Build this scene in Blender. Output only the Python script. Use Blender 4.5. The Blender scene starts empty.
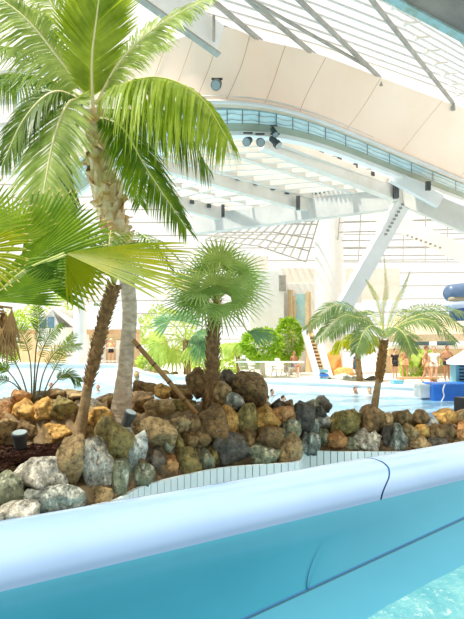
import bpy, bmesh, math, random
from mathutils import Vector, Matrix, noise
R = random.Random(7)
V = Vector
scene = bpy.context.scene
COL = scene.collection
F = 480.0            # focal length in pixels of the 464x619 frame
ZC = 1.85            # eye height above the far deck
HZ = 345.0           # horizon row

def P(px, py, Y):
    """point at depth Y that the photo shows at (px, py)"""
    return V(((px - 232.0) / F * Y, Y, ZC - (py - HZ) / F * Y))

# ------------------------------------------------------------------ materials
def rgb(r, g, b):
    f = lambda c: ((c / 255.0 + 0.055) / 1.055) ** 2.4 if c / 255.0 > 0.04045 else c / 255.0 / 12.92
    return (f(r), f(g), f(b), 1.0)

def newmat(name):
    m = bpy.data.materials.new(name)
    m.use_nodes = True
    nt = m.node_tree
    nt.nodes.clear()
    out = nt.nodes.new('ShaderNodeOutputMaterial')
    return m, nt, out

def ramp(nt, fac, stops):
    r = nt.nodes.new('ShaderNodeValToRGB')
    cr = r.color_ramp
    while len(cr.elements) < len(stops):
        cr.elements.new(0.5)
    for e, (p, c) in zip(cr.elements, stops):
        e.position = p
        e.color = c
    nt.links.new(fac, r.inputs[0])
    return r.outputs[0]

def noise_node(nt, scale, detail=4, rough=0.6, coord='Object', stretch=None):
    tc = nt.nodes.new('ShaderNodeTexCoord')
    src = tc.outputs[coord]
    if stretch:
        mp = nt.nodes.new('ShaderNodeMapping')
        mp.inputs['Scale'].default_value = stretch
        nt.links.new(src, mp.inputs['Vector'])
        src = mp.outputs[0]
    n = nt.nodes.new('ShaderNodeTexNoise')
    n.inputs['Scale'].default_value = scale
    n.inputs['Detail'].default_value = detail
    n.inputs['Roughness'].default_value = rough
    nt.links.new(src, n.inputs['Vector'])
    return n.outputs['Fac']

def mat(name, c1, c2=None, scale=4.0, rough=0.6, bump=0.0, bscale=None, spec=0.5, stretch=None, lo=0.35, hi=0.65, coat=0.0):
    m, nt, out = newmat(name)
    b = nt.nodes.new('ShaderNodeBsdfPrincipled')
    b.inputs['Roughness'].default_value = rough
    b.inputs['Specular IOR Level'].default_value = spec
    b.inputs['Coat Weight'].default_value = coat
    b.inputs['Coat Roughness'].default_value = 0.08
    f = noise_node(nt, scale, stretch=stretch)
    nt.links.new(ramp(nt, f, [(lo, c1), (hi, c2 or c1)]), b.inputs['Base Color'])
    if bump:
        f2 = noise_node(nt, bscale or scale * 3, 6, 0.65, stretch=stretch)
        bp = nt.nodes.new('ShaderNodeBump')
        bp.inputs['Strength'].default_value = bump
        bp.inputs['Distance'].default_value = 0.02
        nt.links.new(f2, bp.inputs['Height'])
        nt.links.new(bp.outputs[0], b.inputs['Normal'])
    nt.links.new(b.outputs[0], out.inputs[0])
    return m

def leafmat(name, c1, c2, trans=0.45, scale=3.0, rough=0.4):
    m, nt, out = newmat(name)
    b = nt.nodes.new('ShaderNodeBsdfPrincipled')
    b.inputs['Roughness'].default_value = rough
    b.inputs['Specular IOR Level'].default_value = 0.22
    t = nt.nodes.new('ShaderNodeBsdfTranslucent')
    mx = nt.nodes.new('ShaderNodeMixShader')
    mx.inputs[0].default_value = trans
    col = ramp(nt, noise_node(nt, scale, 3), [(0.32, c1), (0.68, c2)])
    nt.links.new(col, b.inputs['Base Color'])
    hs = nt.nodes.new('ShaderNodeHueSaturation')
    hs.inputs['Hue'].default_value = 0.485
    hs.inputs['Saturation'].default_value = 1.1
    hs.inputs['Value'].default_value = 1.5
    nt.links.new(col, hs.inputs['Color'])
    nt.links.new(hs.outputs[0], t.inputs['Color'])
    nt.links.new(b.outputs[0], mx.inputs[1])
    nt.links.new(t.outputs[0], mx.inputs[2])
    nt.links.new(mx.outputs[0], out.inputs[0])
    return m

def rockmat(name, a, b_, c, lichen=None, lamt=0.62):
    m, nt, out = newmat(name)
    b = nt.nodes.new('ShaderNodeBsdfPrincipled')
    b.inputs['Roughness'].default_value = 0.62
    b.inputs['Specular IOR Level'].default_value = 0.45
    f = noise_node(nt, 5.0, 7, 0.7)
    col = ramp(nt, f, [(0.3, a), (0.48, b_), (0.7, c)])
    if lichen:
        f2 = noise_node(nt, 7.5, 6, 0.72, stretch=(1.6, 1.6, 0.6))
        mask = ramp(nt, f2, [(lamt - 0.06, (0, 0, 0, 1)), (lamt + 0.06, (1, 1, 1, 1))])
        mx = nt.nodes.new('ShaderNodeMix')
        mx.data_type = 'RGBA'
        nt.links.new(mask, mx.inputs[0])
        nt.links.new(col, mx.inputs[6])
        mx.inputs[7].default_value = lichen
        col = mx.outputs[2]
    # fine dark specks and cracks
    f3 = noise_node(nt, 15.0, 7, 0.75)
    sp = ramp(nt, f3, [(0.38, (0.24, 0.21, 0.17, 1)), (0.5, (1.2, 1.17, 1.1, 1)), (0.64, (1.8, 1.74, 1.6, 1))])
    mm = nt.nodes.new('ShaderNodeMix')
    mm.data_type = 'RGBA'
    mm.blend_type = 'MULTIPLY'
    mm.inputs[0].default_value = 0.9
    nt.links.new(col, mm.inputs[6])
    nt.links.new(sp, mm.inputs[7])
    nt.links.new(mm.outputs[2], b.inputs['Base Color'])
    bp = nt.nodes.new('ShaderNodeBump')
    bp.inputs['Strength'].default_value = 1.0
    bp.inputs['Distance'].default_value = 0.05
    f4 = noise_node(nt, 12.0, 8, 0.7)
    nt.links.new(f4, bp.inputs['Height'])
    nt.links.new(bp.outputs[0], b.inputs['Normal'])
    nt.links.new(b.outputs[0], out.inputs[0])
    return m

def glassmat(name, tint=(0.97, 0.99, 1, 1), refl=0.06):
    m, nt, out = newmat(name)
    t = nt.nodes.new('ShaderNodeBsdfTransparent')
    t.inputs[0].default_value = tint
    g = nt.nodes.new('ShaderNodeBsdfGlossy')
    g.inputs['Roughness'].default_value = 0.05
    mx = nt.nodes.new('ShaderNodeMixShader')
    mx.inputs[0].default_value = refl
    nt.links.new(t.outputs[0], mx.inputs[1])
    nt.links.new(g.outputs[0], mx.inputs[2])
    nt.links.new(mx.outputs[0], out.inputs[0])
    return m

M = {}
def simple(key, r, g, b, r2=None, **k):
    c2 = rgb(*r2) if r2 else None
    M[key] = mat(key, rgb(r, g, b), c2, **k)

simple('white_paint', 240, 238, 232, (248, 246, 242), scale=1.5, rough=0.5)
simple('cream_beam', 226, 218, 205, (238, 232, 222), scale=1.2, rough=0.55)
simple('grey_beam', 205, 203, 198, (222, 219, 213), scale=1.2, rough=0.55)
simple('grey_rail', 150, 146, 136, (176, 172, 160), scale=3, rough=0.5)
simple('facade_bar', 176, 174, 166, rough=0.5)
simple('pale_mullion', 226, 224, 218, rough=0.5)
simple('peach_panel', 246, 222, 198, (250, 229, 208), scale=0.6, rough=0.6)
simple('seam', 186, 160, 128, rough=0.7)
simple('soffit_green', 150, 158, 138, (170, 174, 152), scale=0.7, rough=0.55)
simple('tray_blue', 178, 205, 208, (200, 220, 220), scale=2, rough=0.3)
simple('black', 26, 27, 28, (38, 39, 40), rough=0.4)
simple('dark_grey', 62, 66, 66, (80, 84, 84), rough=0.4)
simple('lens', 150, 164, 164, rough=0.1)
simple('steel_brown', 146, 132, 120, (120, 110, 104), scale=2.5, rough=0.6)
simple('steel_teal', 158, 190, 190, (140, 150, 120), scale=5, rough=0.5, lo=0.45, hi=0.72)
simple('tile_white', 234, 242, 236, (242, 247, 242), scale=6, rough=0.25)
simple('grout', 96, 130, 128, rough=0.6)
simple('deck', 236, 228, 214, (244, 238, 228), scale=0.5, rough=0.6)
simple('pool_white', 244, 246, 246, rough=0.35)
simple('bed_earth', 92, 74, 50, (146, 124, 88), scale=6, rough=0.9, bump=0.8, bscale=18)
simple('mulch', 60, 36, 24, (88, 52, 34), scale=22, rough=0.95, bump=1.0, bscale=60)
simple('mulch_chip', 92, 56, 36, (58, 34, 24), scale=14, rough=0.9)
simple('bamboo', 176, 138, 84, (150, 110, 62), scale=9, rough=0.5, stretch=(1, 1, 0.2))
simple('bamboo_node', 96, 68, 40, rough=0.6)
simple('trunk_pale', 236, 220, 196, (192, 170, 142), scale=9, rough=0.8, bump=0.5, bscale=26, stretch=(1, 1, 1.8))
simple('stem_pale', 214, 206, 186, rough=0.8)
simple('trunk_tan', 172, 146, 104, (128, 100, 64), scale=9, rough=0.85, bump=0.8, bscale=24)
simple('fibre_tan', 255, 238, 204, (236, 192, 136), scale=7, rough=0.8)
simple('trunk_brown', 112, 84, 50, (74, 54, 34), scale=12, rough=0.9, bump=0.9, bscale=30)
simple('boot_brown', 158, 120, 72, (104, 74, 42), scale=16, rough=0.9)
simple('shag', 160, 126, 84, (104, 78, 48), scale=14, rough=0.95)
simple('pineapple', 160, 112, 52, (112, 78, 36), scale=16, rough=0.85)
simple('cane', 92, 84, 44, (120, 110, 60), scale=4, rough=0.6)
simple('rachis', 206, 206, 120, (186, 190, 96), scale=3, rough=0.45)
simple('rachis_pale', 232, 226, 170, rough=0.45)
simple('dead_leaf', 196, 150, 92, (150, 108, 62), scale=8, rough=0.8)
simple('gel_rim_sky', 138, 168, 204, (145, 174, 208), scale=2, rough=0.22, coat=0.6)  # paler than the cyan gel: sky reflection put into the rim colour
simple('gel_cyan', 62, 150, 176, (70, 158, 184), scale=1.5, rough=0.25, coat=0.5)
simple('gel_cyan_shaded', 54, 134, 158, (60, 140, 164), scale=1.5, rough=0.25, coat=0.5)  # same cyan gel darkened, shade put into the colour of the sunlit trough
simple('gel_seam', 30, 96, 140, rough=0.4)
simple('blue_mat', 36, 110, 206, (48, 122, 216), scale=2, rough=0.4)
simple('slate_blue', 96, 118, 150, (106, 128, 160), scale=2, rough=0.35)
simple('deep_blue', 34, 66, 134, rough=0.35)
simple('lavender', 206, 216, 240, rough=0.35)
simple('tan_band', 176, 160, 132, rough=0.6)
simple('teal_panel', 110, 176, 196, rough=0.45)
simple('canvas_white', 246, 244, 240, rough=0.7)
simple('roof_grey', 196, 206, 212, (210, 218, 220), scale=2, rough=0.6)
simple('wood_warm', 216, 188, 146, (226, 200, 160), scale=4, rough=0.6)
simple('wood_brown', 188, 152, 112, (202, 168, 128), scale=4, rough=0.6)
simple('orange_rock', 236, 178, 104, (222, 160, 92), scale=3, rough=0.75, bump=0.6, bscale=8)
simple('mural', 166, 214, 218, (206, 234, 234), scale=1.2, rough=0.6)
simple('window_blue', 96, 136, 164, (130, 164, 182), scale=1.5, rough=0.25)
simple('thatch', 226, 206, 178, (206, 184, 152), scale=6, rough=0.9)
simple('skin', 226, 178, 142, (216, 166, 130), scale=5, rough=0.55)
simple('skin_tan', 196, 142, 104, (186, 132, 96), scale=5, rough=0.55)
simple('hair_dark', 46, 34, 26, rough=0.6)
simple('hair_brown', 110, 76, 48, rough=0.6)
simple('cloth_navy', 40, 46, 66, rough=0.7)
simple('cloth_black', 34, 32, 34, rough=0.7)
simple('cloth_white', 240, 238, 234, rough=0.8)
simple('cloth_blue', 110, 156, 196, rough=0.7)
simple('cloth_red', 204, 84, 66, rough=0.7)
simple('cloth_peach', 238, 186, 140, rough=0.7)
M['glass'] = glassmat('clear_glass')
M['glass_tint'] = glassmat('greenish_glass', (0.94, 0.98, 0.97, 1), 0.08)

M['lf_bright'] = leafmat('leaf_bright', rgb(128, 156, 40), rgb(176, 194, 80), 0.48)
M['lf_dark'] = leafmat('leaf_dark', rgb(80, 110, 36), rgb(118, 144, 58), 0.42)
M['lf_pale'] = leafmat('leaf_pale', rgb(136, 160, 78), rgb(184, 198, 122), 0.5)
M['lf_yellow'] = leafmat('leaf_yellow', rgb(122, 142, 8), rgb(158, 160, 18), 0.5)
M['lf_fan'] = leafmat('leaf_fan', rgb(70, 112, 22), rgb(122, 152, 38), 0.42)
M['lf_tip'] = leafmat('leaf_tip', rgb(206, 196, 110), rgb(226, 206, 150), 0.4)
M['lf_wind'] = leafmat('leaf_windmill', rgb(112, 148, 66), rgb(170, 194, 120), 0.42)
M['lf_date'] = leafmat('leaf_date', rgb(96, 124, 72), rgb(132, 152, 94), 0.45)
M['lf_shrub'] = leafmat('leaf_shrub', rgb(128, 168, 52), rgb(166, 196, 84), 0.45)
M['lf_far_washed'] = leafmat('leaf_far_washed', rgb(150, 180, 84), rgb(190, 208, 124), 0.5)  # paled leaf colour carries the washed-out glare of the distance
M['lf_teal'] = leafmat('leaf_blue_green', rgb(90, 134, 92), rgb(132, 168, 124), 0.4)

M['gw'] = rockmat('rock_grey_white', rgb(92, 92, 84), rgb(150, 146, 132), rgb(200, 192, 176), rgb(226, 222, 210), 0.56)
M['bg'] = rockmat('rock_blue_grey', rgb(74, 82, 78), rgb(118, 126, 118), rgb(164, 168, 154), rgb(206, 210, 200), 0.56)
M['gg'] = rockmat('rock_grey_green', rgb(76, 84, 66), rgb(118, 124, 98), rgb(160, 160, 130), rgb(206, 208, 190), 0.6)
M['tan'] = rockmat('rock_tan', rgb(112, 92, 60), rgb(158, 134, 92), rgb(192, 168, 124))
M['och'] = rockmat('rock_ochre', rgb(128, 92, 40), rgb(184, 142, 72), rgb(214, 176, 104))
M['or'] = rockmat('rock_orange', rgb(120, 80, 44), rgb(170, 122, 72), rgb(204, 160, 106))
M['br'] = rockmat('rock_brown', rgb(72, 56, 34), rgb(116, 92, 56), rgb(158, 130, 84), rgb(186, 168, 126), 0.66)
M['dk'] = rockmat('rock_dark', rgb(54, 50, 44), rgb(82, 77, 68), rgb(118, 112, 100))
M['ol'] = rockmat('rock_olive', rgb(84, 76, 38), rgb(128, 114, 62), rgb(166, 150, 92), rgb(190, 180, 130), 0.66)
M['pb'] = rockmat('rock_pale_blue', rgb(150, 158, 158), rgb(186, 194, 192), rgb(216, 220, 214))

# ------------------------------------------------------------------ mesh tools
class MB:
    def __init__(s):
        s.v = []; s.f = []; s.m = []
    def add(s, verts, faces, mi=0):
        o = len(s.v)
        s.v += [V(p) for p in verts]
        s.f += [tuple(i + o for i in f) for f in faces]
        s.m += [mi] * len(faces)
    def strip(s, rows, mi=0, close=False):
        """rows: lists of equally many points"""
        k = len(rows[0]); fs = []
        for a in range(len(rows) - 1):
            for b in range(k if close else k - 1):
                c = (b + 1) % k
                fs.append((a * k + b, a * k + c, (a + 1) * k + c, (a + 1) * k + b))
        s.add([p for r in rows for p in r], fs, mi)
    def tube(s, pts, rad, n=10, mi=0, cap=True, bump=0.0, rng=R):
        pts = [V(p) for p in pts]
        if not hasattr(rad, '__len__'):
            rad = [rad] * len(pts)
        rows = []; ref = None
        for i, p in enumerate(pts):
            t = (pts[min(i + 1, len(pts) - 1)] - pts[max(i - 1, 0)]).normalized()
            if ref is None:
                ref = V((1, 0, 0)) if abs(t.x) < 0.8 else V((0, 1, 0))
            a = (ref - t * ref.dot(t)).normalized(); ref = a
            b = t.cross(a)
            rows.append([p + (a * math.cos(q) + b * math.sin(q)) * rad[i] * (1 + rng.uniform(-bump, bump))
                         for q in [2 * math.pi * j / n for j in range(n)]])
        o = len(s.v)
        s.strip(rows, mi, True)
        if cap:
            s.f.append(tuple(range(o + n - 1, o - 1, -1))); s.m.append(mi)
            e = o + (len(rows) - 1) * n
            s.f.append(tuple(range(e, e + n))); s.m.append(mi)
    def beam(s, a, b, w, h, mi=0, up=V((0, 0, 1))):
        a, b = V(a), V(b)
        t = (b - a).normalized()
        x = t.cross(up).normalized(); y = x.cross(t)
        q = []
        for p in (a, b):
            for (i, j) in ((-1, -1), (1, -1), (1, 1), (-1, 1)):
                q.append(p + x * i * w / 2 + y * j * h / 2)
        s.add(q, [(3, 2, 1, 0), (4, 5, 6, 7), (0, 1, 5, 4), (1, 2, 6, 5), (2, 3, 7, 6), (3, 0, 4, 7)], mi)
    def box(s, c, size, mi=0, rz=0.0):
        c = V(c); q = []
        for k in (-1, 1):
            for (i, j) in ((-1, -1), (1, -1), (1, 1), (-1, 1)):
                d = V((i * size[0] / 2, j * size[1] / 2, 0))
                d.rotate(Matrix.Rotation(rz, 3, 'Z'))
                q.append(c + d + V((0, 0, k * size[2] / 2)))
        s.add(q, [(3, 2, 1, 0), (4, 5, 6, 7), (0, 1, 5, 4), (1, 2, 6, 5), (2, 3, 7, 6), (3, 0, 4, 7)], mi)
    def lathe(s, c, prof, n=24, mi=0, cap=False):
        c = V(c)
        rows = [[c + V((r * math.cos(2 * math.pi * j / n), r * math.sin(2 * math.pi * j / n), z)) for j in range(n)] for r, z in prof]
        s.strip(rows, mi, True)
    def ell(s, c, r, mi=0, nu=14, nv=9):
        c = V(c)
        rows = []
        for i in range(nv + 1):
            th = math.pi * i / nv
            rr = max(math.sin(th), 0.001)
            rows.append([c + V((r[0] * rr * math.cos(2 * math.pi * j / nu), r[1] * rr * math.sin(2 * math.pi * j / nu), -r[2] * math.cos(th))) for j in range(nu)])
        s.strip(rows, mi, True)
    def build(s, name, mats, parent=None, origin=None, smooth=False, bevel=0.0):
        me = bpy.data.meshes.new(name)
        org = V(parent['_o']) if parent is not None else (V(origin) if origin is not None else V((0, 0, 0)))
        if parent is not None and parent.type == 'MESH':
            org = V(parent['_o'])
        me.from_pydata([p - org for p in s.v], [], s.f)
        if isinstance(mats, str):
            mats = [mats]
        for k in mats:
            me.materials.append(M[k])
        for p, mi in zip(me.polygons, s.m):
            p.material_index = mi
            p.use_smooth = smooth
        me.update()
        o = bpy.data.objects.new(name, me)
        COL.objects.link(o)
        if parent is not None:
            o.parent = parent
        else:
            o.location = org
        o['_o'] = tuple(org)
        if bevel:
            bv = o.modifiers.new('edge', 'BEVEL'); bv.width = bevel; bv.segments = 2; bv.limit_method = 'ANGLE'
        return o

def split_build(mb, name, mats, parent, subname):
    """slot 1 of the mesh becomes a sub-part of the part"""
    main, sub = MB(), MB()
    for tgt, want in ((main, False), (sub, True)):
        ren = {}
        for f, m in zip(mb.f, mb.m):
            if (m == 1) != want: continue
            g = []
            for i in f:
                if i not in ren:
                    ren[i] = len(tgt.v); tgt.v.append(mb.v[i])
                g.append(ren[i])
            tgt.f.append(tuple(g)); tgt.m.append(0 if want else m)
    o = main.build(name, mats, parent)
    if sub.f: sub.build(subname, mats[1], o, smooth=True)
    return o
def tag(o, label, cat, group=None, kind=None):
    o['label'] = label; o['category'] = cat
    if group: o['group'] = group
    if kind: o['kind'] = kind
    return o
def thing(name, loc, label, cat, group=None):
    o = bpy.data.objects.new(name, None)
    o.empty_display_size = 0.1
    COL.objects.link(o); o.location = loc; o['_o'] = tuple(loc)
    return tag(o, label, cat, group)
def struct(o, label=None):
    o['kind'] = 'structure'
    if label: o['label'] = label
    return o

def spline(pts, n):
    pts = [V(p) for p in pts]
    if len(pts) == 2:
        return [pts[0].lerp(pts[1], i / n) for i in range(n + 1)]
    q = [pts[0] * 2 - pts[1]] + pts + [pts[-1] * 2 - pts[-2]]
    segs = len(pts) - 1; out = []
    for i in range(n + 1):
        u = i / n * segs; k = min(int(u), segs - 1); t = u - k
        a, b, c, d = q[k], q[k + 1], q[k + 2], q[k + 3]
        out.append(0.5 * ((2 * b) + (c - a) * t + (2 * a - 5 * b + 4 * c - d) * t * t + (3 * b - a - 3 * c + d) * t ** 3))
    return out

def lin(x, tab):
    if x <= tab[0][0]: return tab[0][1]
    for (a, u), (b, w) in zip(tab, tab[1:]):
        if x <= b: return u + (w - u) * (x - a) / (b - a)
    return tab[-1][1]

# ------------------------------------------------------------------ leaves
def frond(mb, pts, n=50, L=0.6, w=0.03, droop=0.4, up=(0, 0, 1), sweep=0.6, lift=0.15, start=0.1, r0=0.02,
          sides=(1, -1), rng=R, tipm=None, taper=0.35):
    """a feather leaf: rachis (slot 1) with two rows of leaflets (slot 0)"""
    C = spline(pts, 40)
    mb.tube(C, [r0 * (1 - 0.8 * i / 40) for i in range(41)], 6, 1)
    up = V(up)
    for i in range(n):
        t = start + (1 - start) * (i + 0.5) / n
        k = t * 40; a = min(int(k), 39)
        p = C[a].lerp(C[a + 1], k - a)
        T = (C[min(a + 2, 40)] - C[max(a - 1, 0)]).normalized()
        S = T.cross(up)
        if S.length < 0.05: S = T.cross(V((0, -1, 0.1)))
        S.normalize(); N = S.cross(T)
        sh = min(1, (t - start) / 0.25) * 0.55 + 0.45
        if t > 0.6: sh *= 1 - (t - 0.6) / 0.4 * (1 - taper)
        for sd in sides:
            l = L * sh * rng.uniform(0.88, 1.08)
            sw = sweep * (0.7 + 0.7 * t) + rng.uniform(-0.06, 0.06)
            d = (S * sd * math.cos(sw) + T * math.sin(sw) + N * (lift + rng.uniform(-0.1, 0.1))).normalized()
            wv = (T - d * T.dot(d)).normalized()
            wv = (wv + N * rng.uniform(-0.5, 0.5)).normalized()
            dr = droop * rng.uniform(0.75, 1.25)
            rows = []
            for u, ww in ((0, 0.45), (0.3, 1.0), (0.65, 0.8), (1.0, 0.06)):
                c = p + d * l * u * (1 - 0.25 * dr * u) + V((0, 0, -1)) * dr * l * u * u
                rows.append([c - wv * w * ww / 2, c + wv * w * ww / 2])
            mb.strip(rows, 0)

def fan(mb, hub, axis, normal, L=0.9, arc=300, n=30, droop=0.2, fold=0.25, split=0.5, rng=R, mi=0, tip=None, curl=0.0):
    hub = V(hub); a = V(axis).normalized(); nr = V(normal)
    nr = (nr - a * nr.dot(a)).normalized(); b = nr.cross(a)
    arc = math.radians(arc); dl = arc / n / 2
    for i in range(n):
        th = -arc / 2 + arc * (i + 0.5) / n + rng.uniform(-0.2, 0.2) * dl
        d = a * math.cos(th) + b * math.sin(th)
        e = nr.cross(d)
        Li = L * (0.8 + 0.2 * math.cos(th * 0.8)) * rng.uniform(0.93, 1.05)
        wmax = split * L * math.tan(dl) * 1.05
        dr = droop * rng.uniform(0.7, 1.3)
        rl, rm, rr = [], [], []
        for u, ww in ((0.03, 0.06), (split * 0.5, 0.5), (split, 1.0), (split + (1 - split) * 0.5, 0.62), (split + (1 - split) * 0.8, 0.34), (1.0, 0.04)):
            c = hub + d * Li * u + V((0, 0, -1)) * dr * Li * u ** 2.5 - nr * (abs(math.sin(th)) * 0.0 + curl * u * u * Li)
            w = wmax * ww
            rl.append(c - e * w); rm.append(c + nr * fold * w * 1.6); rr.append(c + e * w)
        k = len(rl)
        cut = 4 if tip is not None else k - 1
        for q in range(k - 1):
            m_ = mi if q < cut else tip
            mb.add([rl[q], rm[q], rr[q], rl[q + 1], rm[q + 1], rr[q + 1]], [(0, 1, 4, 3), (1, 2, 5, 4)], m_)

def scales(mb, path, rad, n, size, out=0.5, mi=0, down=False, rng=R, curl=0.4):
    """leaf bases wrapped round a trunk"""
    C = spline(path, 60)
    for i in range(n):
        t = (i + rng.random()) / n
        k = t * 60; a = min(int(k), 59)
        p = C[a].lerp(C[a + 1], k - a)
        T = (C[min(a + 1, 60)] - C[max(a - 1, 0)]).normalized()
        q = i * 2.399 + rng.uniform(-0.3, 0.3)
        x = V((1, 0, 0)); x = (x - T * x.dot(T)).normalized(); y = T.cross(x)
        o = x * math.cos(q) + y * math.sin(q); s_ = T.cross(o)
        r = lin(t, rad)
        g = T * (-1 if down else 1)
        l = size[1] * rng.uniform(0.7, 1.3); w = size[0] * rng.uniform(0.7, 1.3)
        rows = []
        for u, ww, oo in ((0, 1, 0.0), (0.4, 0.95, 0.3), (0.75, 0.6, 0.8), (1, 0.15, 1.0 + curl)):
            c = p + o * (r * 0.96 + out * l * oo * 0.6) + g * l * (u - 0.2)
            rows.append([c - s_ * w * ww / 2 - o * w * 0.18 * ww, c + o * 0.01, c + s_ * w * ww / 2 - o * w * 0.18 * ww])
        mb.strip(rows, mi)

# ------------------------------------------------------------------ world, sun, camera
w = bpy.data.worlds.new('Sky'); scene.world = w
w.use_nodes = True
nt = w.node_tree; nt.nodes.clear()
wo = nt.nodes.new('ShaderNodeOutputWorld'); bgn = nt.nodes.new('ShaderNodeBackground')
tc = nt.nodes.new('ShaderNodeTexCoord'); sx = nt.nodes.new('ShaderNodeSeparateXYZ')
nt.links.new(tc.outputs['Generated'], sx.inputs[0])
mr = nt.nodes.new('ShaderNodeMapRange')
mr.inputs['From Min'].default_value = -0.6; mr.inputs['From Max'].default_value = 0.35
mr.inputs['To Min'].default_value = 0.38; mr.inputs['To Max'].default_value = 0.76
nt.links.new(sx.outputs[1], mr.inputs[0])
nt.links.new(mr.outputs[0], bgn.inputs['Strength'])
bgn.inputs['Color'].default_value = (1.0, 0.968, 0.915, 1)
nt.links.new(bgn.outputs[0], wo.inputs[0])

sun = bpy.data.lights.new('Sun', 'SUN'); sun.energy = 3.8; sun.angle = math.radians(4); sun.color = (1.0, 0.95, 0.86)
so = bpy.data.objects.new('Sun', sun); COL.objects.link(so)
so.rotation_euler = V((0.38, 0.14, -0.9)).to_track_quat('-Z', 'Y').to_euler()

cam = bpy.data.cameras.new('Camera'); co = bpy.data.objects.new('Camera', cam); COL.objects.link(co)
cam.sensor_fit = 'HORIZONTAL'; cam.sensor_width = 36.0; cam.lens = 36.0 * F / 464.0
cam.shift_y = (HZ - 309.5) / 464.0
cam.clip_start = 0.02; cam.clip_end = 300
co.location = (0, 0, ZC); co.rotation_euler = (math.pi / 2, 0, 0)
scene.camera = co
scene.view_settings.view_transform = 'Standard'
scene.view_settings.look = 'None'
scene.view_settings.exposure = 0.78
scene.view_settings.gamma = 1.0
scene.view_settings.use_curve_mapping = False
scene.cycles.use_denoising = True
scene.cycles.max_bounces = 8
scene.cycles.transparent_max_bounces = 24

# ------------------------------------------------------------------ water_slide in front
P0 = V((-0.659, 1.364, 0)); D = V((0.854, 0.52, 0)).normalized(); NN = V((D.y, -D.x, 0))
ZR = 1.35
def SL(s, u, z):
    return V((P0.x, P0.y, 0)) + D * s + NN * u + V((0, 0, z))
def seam_z(s): return 1.133 - 0.0895 * (1.72 - s)
rim_prof = [(-0.03, -0.34), (-0.028, -0.06), (-0.018, -0.022), (0.0, 0.0), (0.04, 0.009), (0.1, 0.006), (0.15, -0.006), (0.19, -0.024), (0.215, -0.042), (0.232, -0.066), (0.24, -0.09)]
rim_prof = [(p.x, p.z) for p in spline([V((u, 0, z)) for u, z in rim_prof], 50)]
def rim_part(sa, sb, side=1):
    """sa, sb: functions of u"""
    mb = MB(); rows = []
    for i in range(25):
        rows.append([SL(sa(u) + (sb(u) - sa(u)) * i / 24, u if side == 1 else 2.1 - u, ZR + z) for u, z in rim_prof])
    mb.strip(rows); return mb
slide = thing('water_slide', SL(0.5, 1.0, 0.6), 'light blue water slide channel with a broad rounded pale rim', 'water slide')
JT = spline([V((u, s_, 0)) for u, s_ in [(0, 1.44), (0.06, 1.452), (0.1, 1.452), (0.15, 1.435), (0.19, 1.395), (0.215, 1.35), (0.24, 1.29)]], 60)
joint = lambda u: lin(u, [(p.x, p.y) for p in JT])
rim_part(lambda u: -1.6, lambda u: joint(u) - 0.005).build('rim', 'gel_rim_sky', slide, smooth=True)
rim_part(lambda u: joint(u) + 0.005, lambda u: 4.5).build('rim', 'gel_rim_sky', slide, smooth=True)
mb = MB(); rows = []
for u, z in rim_prof:
    rows.append([SL(joint(u) - 0.012, u - 0.003, ZR + z - 0.006), SL(joint(u) + 0.012, u - 0.003, ZR + z - 0.006)])
mb.strip(rows); mb.build('rim_joint', 'gel_seam', slide)
# inner wall, lower trough
ss = [-1.6 + 6.1 * i / 60 for i in range(61)]
mb = MB(); rows = []
for s in ss:
    zs = seam_z(s); zl = ZR - 0.09
    rows.append([SL(s, 0.24, zl), SL(s, 0.248, zl - 0.02), SL(s, 0.262, zl * 0.6 + zs * 0.4), SL(s, 0.282, zl * 0.25 + zs * 0.75), SL(s, 0.30, zs)])
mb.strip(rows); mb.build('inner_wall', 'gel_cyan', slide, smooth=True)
mb = MB(); rows = []
for s in ss:
    zs = seam_z(s)
    rows.append([SL(s, 0.30, zs - 0.004), SL(s, 0.335, zs - 0.05), SL(s, 0.40, zs - 0.105), SL(s, 0.52, zs - 0.19), SL(s, 0.75, zs - 0.28), SL(s, 1.05, zs - 0.31),
                 SL(s, 1.35, zs - 0.28), SL(s, 1.58, zs - 0.19), SL(s, 1.7, zs - 0.105), SL(s, 1.8, zs), SL(s, 1.86, ZR - 0.09)])
mb.strip(rows); mb.build('trough', 'gel_cyan_shaded', slide, smooth=True)
rim_part(lambda u: -1.6, lambda u: 4.5, -1).build('far_rim', 'gel_rim_sky', slide, smooth=True)
mb = MB(); rows = []
for s in ss:
    zs = seam_z(s); rows.append([SL(s, 0.298, zs + 0.0022), SL(s, 0.3035, zs - 0.0022)])
mb.strip(rows); mb.build('seam', 'gel_seam', slide)
mb = MB(); rows = []
for i in range(13):
    t = i / 12; s = 0.872 + 0.10 * t ** 1.7; zs = seam_z(s); zl = ZR - 0.09
    u = 0.30 - 0.036 * t; z = zs + (zl - zs) * 0.58 * t
    hw = 0.003 * (1 - t * 0.85)
    rows.append([SL(s - hw, u + 0.0035, z), SL(s + hw, u + 0.0035, z)])
mb.strip(rows); mb.build('wall_joint', 'gel_seam', slide)
mb = MB()
for s in (-1.0, 0.5, 2.0, 3.6):
    mb.box(SL(s, 1.05, 0.12), (0.12, 0.9, 1.3), rz=math.atan2(D.y, D.x))
mb.build('support', 'white_paint', slide)

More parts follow.
